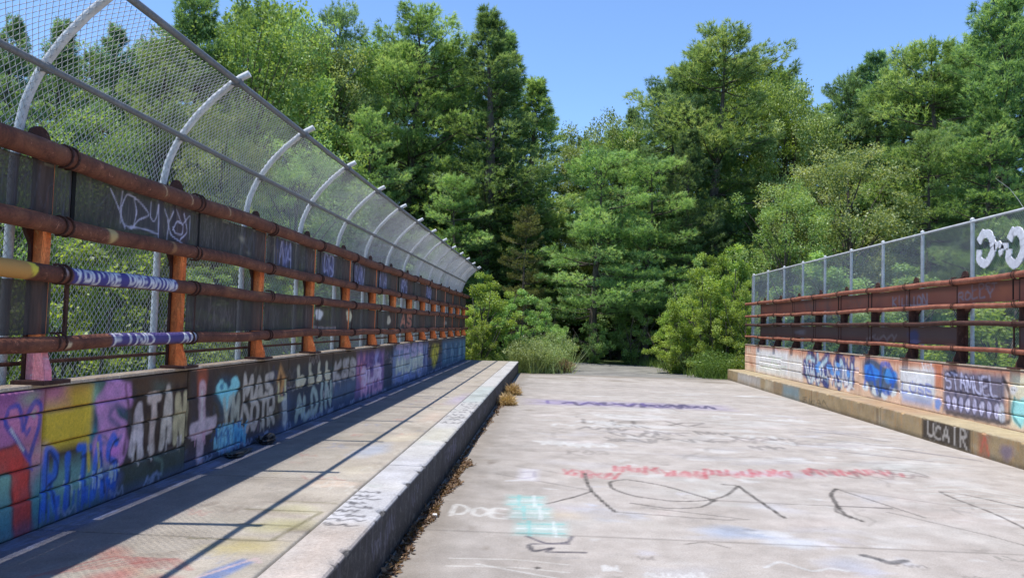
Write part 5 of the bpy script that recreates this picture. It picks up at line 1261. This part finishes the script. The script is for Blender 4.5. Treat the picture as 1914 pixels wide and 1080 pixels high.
# second row that closes the forest behind
rg = random.Random(5)
MARKS = [(20, 'the mesh at the left frame edge'), (215, 'the first curved fence post'), (372, 'the dark pine at the fence corner'), (550, 'the rounded leafy tree'), (650, 'the blunt bluish pine'), (780, 'the wide bright pine'), (930, 'the dark twin spires'),
         (1117, 'the lowest dip of the skyline'), (1345, 'the great broad white pine'), (1485, 'the pale crown by the right dip'), (1640, 'the open topped pine'), (1745, 'the wide olive pine'), (1880, 'the cut off corner pine')]
ORD = ['leftmost', 'second', 'third', 'fourth', 'fifth', 'sixth', 'seventh', 'eighth', 'ninth']
def fillers(spots, what, name, group, make):
    seen = {}
    for k, px in enumerate(sorted(spots)):
        mk = min(MARKS, key=lambda q: abs(q[0]-px))[1]; c = seen.get(mk, 0); seen[mk] = c+1
        make(k, px, name, f'{what} deep behind {mk}, {ORD[c]} of those there', group)
SKYX = [-100, 290, 350, 470, 560, 600, 650, 700, 775, 850, 915, 960, 1000, 1040, 1075, 1110, 1160, 1190, 1215, 1290, 1340, 1400, 1450, 1480, 1520, 1560, 1600, 1640, 1700, 1740, 1800, 1850, 2000]
SKYY = [70, 85, 10, 0, 25, 75, 40, 95, 45, 95, 70, 110, 160, 225, 250, 205, 250, 220, 170, 95, 85, 95, 115, 140, 170, 180, 130, 115, 130, 100, 110, 30, 0]
def mk_pine(k, px, name, label, group):
    plant(name, label, 'tree', P[(0, 3, 1)[k % 3]], ('pine', 'pine_dark', 'pine_blue')[k % 3], px, float(np.interp(px, SKYX, SKYY))+rg.uniform(14, 50), rg.uniform(48, 56), rg.uniform(1.0, 1.3), group=group)
fillers([-30+k*58+rg.uniform(-14, 14) for k in range(35)], 'forest pine', 'pine_tree', 'deep forest pines', mk_pine)
def mk_leafy(k, px, name, label, group):
    plant(name, label, 'tree', D[k % 2], ['leaf', 'leaf_olive', 'pine_dark'][k % 3], px, rg.uniform(330, 420), rg.uniform(43, 50), rg.uniform(1.0, 1.3), group=group)
fillers([x for x in (-60+k*84+rg.uniform(-20, 20) for k in range(25)) if not 1050 < x < 1265], 'leafy understorey tree', 'leafy_tree', 'forest understorey', mk_leafy)

# ------------------------------------------------------------------ weeds, grass and litter
def blades_mesh(name, spots, rng, mat, per, h, w, spread, lean=.45):
    n = len(spots)*per
    b = np.repeat(np.asarray(spots, float), per, 0)+np.concatenate([rng.normal(0, spread, (n, 2)), np.zeros((n, 1))], 1)
    d = np.concatenate([rng.normal(0, lean, (n, 2)), np.ones((n, 1))], 1)
    return tri_mesh(name, b, d, rng.uniform(.4, 1.1, n)*h, np.full(n, w), rng.uniform(0, 1, n), rng, mat)
rng = np.random.RandomState(77)
sp = []
for _ in range(900):
    y = rng.uniform(26.2, 36); side = rng.rand() < .5
    x = rng.uniform(-4.5, -.6+.12*(y-26)+rng.normal(0, .2)) if side else rng.uniform(5.2-.1*(y-26)+rng.normal(0, .2), 9.5)
    sp.append((x, y, float(gz(x, y))))
tag(link('verge_grass', blades_mesh('verge_grass', sp, rng, M['grass'], 26, .55, .02, .16)), 'tall green grass growing over both verges of the old road', 'grass', kind='stuff')
sp = [(x, y, float(gz(x, y))) for x, y in zip(rng.uniform(-40, -4, 2600), rng.uniform(4, 34, 2600))]
sp += [(x, y, float(gz(x, y))) for x, y in zip(rng.uniform(7.5, 30, 1200), rng.uniform(12, 34, 1200))]
tag(link('field_grass', blades_mesh('field_grass', sp, rng, M['grass'], 18, .7, .03, .35)), 'rough grass on the low ground beside the bridge', 'grass', kind='stuff')
def weed(label, px, py, Y, r, h, mat, n=420, name='weed_clump', group=None, z=None):
    a = at(px, py, Y); zb = float(gz(a[0], Y)) if z is None else z
    rg_ = np.random.RandomState(int(px+Y*10)); t = tag(empty(name, (a[0], Y, zb)), label, 'weeds', group)
    sp_ = np.concatenate([rg_.normal(0, r*.32, (n//6, 2)), np.zeros((n//6, 1))], 1)
    link('stems', blades_mesh('stems', sp_, rg_, M[mat], 6, h, .018, .03, .5), t)
    m_ = n*5; u = rg_.uniform(.2, 1, m_); an = rg_.uniform(0, 6.28, m_); rr = r*np.sqrt(rg_.rand(m_))*u**.6
    cc = np.stack([rr*np.cos(an), rr*np.sin(an), u*h*(1-.45*(rr/r)**2)], 1)
    link('leaves', tri_mesh('leaves', cc, rg_.normal(size=(m_, 3))+np.array([0, 0, .6]), rg_.uniform(.05, .11, m_), rg_.uniform(.018, .035, m_), rg_.uniform(0, 1, m_), rg_, M[mat], True), t)
    return t
weed('brownish green weeds sprawling at the end of the raised sidewalk', 985, 690, 26.6, .9, 1.35, 'leaf_olive', 700)
weed('yellowing weeds left of the road where the deck ends', 1015, 690, 26.9, .9, 1.15, 'leaf_olive', 600)
weed('dry reddish weeds touching the end of the left kerb', 1045, 688, 27.3, .6, .55, 'dry', 400)
weed('olive weeds behind the dry ones left of the road', 1035, 680, 28.4, 1.0, 1.5, 'leaf_olive', 600)
weed('green grassy weeds at the end of the right kerb', 1335, 695, 27.0, 1.1, 1.0, 'grass', 600)
weed('pale weeds right of the road near the shaded opening', 1280, 692, 29.5, .9, .9, 'leaf_olive', 500)
weed('yellowish weeds against the end of the right wall', 1385, 690, 26.8, .5, .9, 'leaf_light', 400)
for lab, y, r, h in (('round straw coloured tuft against the left kerb, the farther of two', 17.9, .26, .30), ('straw coloured tuft against the left kerb, the nearer of two', 15.6, .24, .26)):
    t = tag(empty('dry_tuft', (-.84, y, .0)), lab, 'weeds', 'dry tufts along the left kerb')
    rg_ = np.random.RandomState(int(y)); n = 1500; v = unit(rg_.normal(size=(n, 3))); v[:, 2] = np.abs(v[:, 2])
    link('straw', tri_mesh('straw', v*np.array([r, r*1.3, h])*rg_.uniform(.1, .8, (n, 1)), v+rg_.normal(0, .5, (n, 3)), rg_.uniform(.05, .13, n), rg_.uniform(.008, .02, n), rg_.uniform(.2, 1, n), rg_, M['straw']), t)
# drift of dead leaves in the gutter
n = 5200; y = np.concatenate([rng.uniform(4.2, 9.0, n*2//3), rng.uniform(9, 21, n-n*2//3)])
wl = np.interp(y, [4.2, 5.5, 7.5, 8.8, 9.6, 11, 13, 15, 18, 21], [.04, .07, .11, .14, .03, .05, .09, .11, .08, .02])*(1+.35*np.sin(y*5.1)+.2*np.sin(y*13))
x = XL+.035+np.abs(wl)*rng.beta(1.2, 1.6, n)
zz = .004+np.abs(rng.normal(0, .016, n))*np.clip(1.4-(x-XL)/np.maximum(np.abs(wl), .02), .1, 1)
tag(link('leaf_litter', tri_mesh('leaf_litter', np.stack([x, y, zz], 1), np.concatenate([rng.normal(0, 1, (n, 2)), rng.normal(.12, .25, (n, 1))], 1), rng.uniform(.015, .055, n), rng.uniform(.008, .03, n), rng.uniform(0, 1, n), rng, M['litter'], True)),
    'brown drift of dead leaves and grit along the left kerb', 'litter', kind='stuff')
# small things lying about
def lump(name, label, cat, loc, size, mat, seed):
    bm = bmesh.new(); bmesh.ops.create_icosphere(bm, subdivisions=3, radius=1)
    rg_ = np.random.RandomState(seed); ph = rg_.rand(8)*6.28
    for v in bm.verts:
        c = v.co; k = 1+.22*math.sin(3*c.x+ph[0])+.18*math.sin(5*c.y+ph[1])+.12*math.sin(9*c.z+4*c.x+ph[2])+.08*math.sin(14*c.y+6*c.x+ph[3])
        v.co = Vector((c.x*size[0]*k, c.y*size[1]*k, max(0, (c.z*.5+.42))*size[2]*k))
    me = bpy.data.meshes.new(name); bm.to_mesh(me); bm.free(); me.materials.append(mat)
    return tag(link(name, me, None, loc), label, cat)
lump('rag', 'crumpled black rag against the wall below the light blue heart', 'rag', (-2.74, 6.75, ZL-.002), (.07, .2, .045), M['bag'], 4)
lump('plastic_bag', 'black plastic bag against the wall, just beyond the rag', 'bag', (-2.73, 7.45, ZL-.002), (.07, .13, .09), M['bag'], 6)
pp = MB(); pp.prism([(-.03, -.02), (.035, -.025), (.028, .02), (-.02, .028)], 2, 0, .012)
tag(pp.build('paper_scrap', M['paper'], None, (-.93, 6.45, .012)), 'small white paper scrap in the leaf litter by the left kerb', 'paper')
MB().tube([(6.63, 11.25, 3.45), (6.66, 11.45, 3.62), (6.72, 11.75, 3.82), (6.74, 12.15, 4.05)], [.004, .004, .003, .003], 6).build('loose_wire', M['galv_d'], frn)
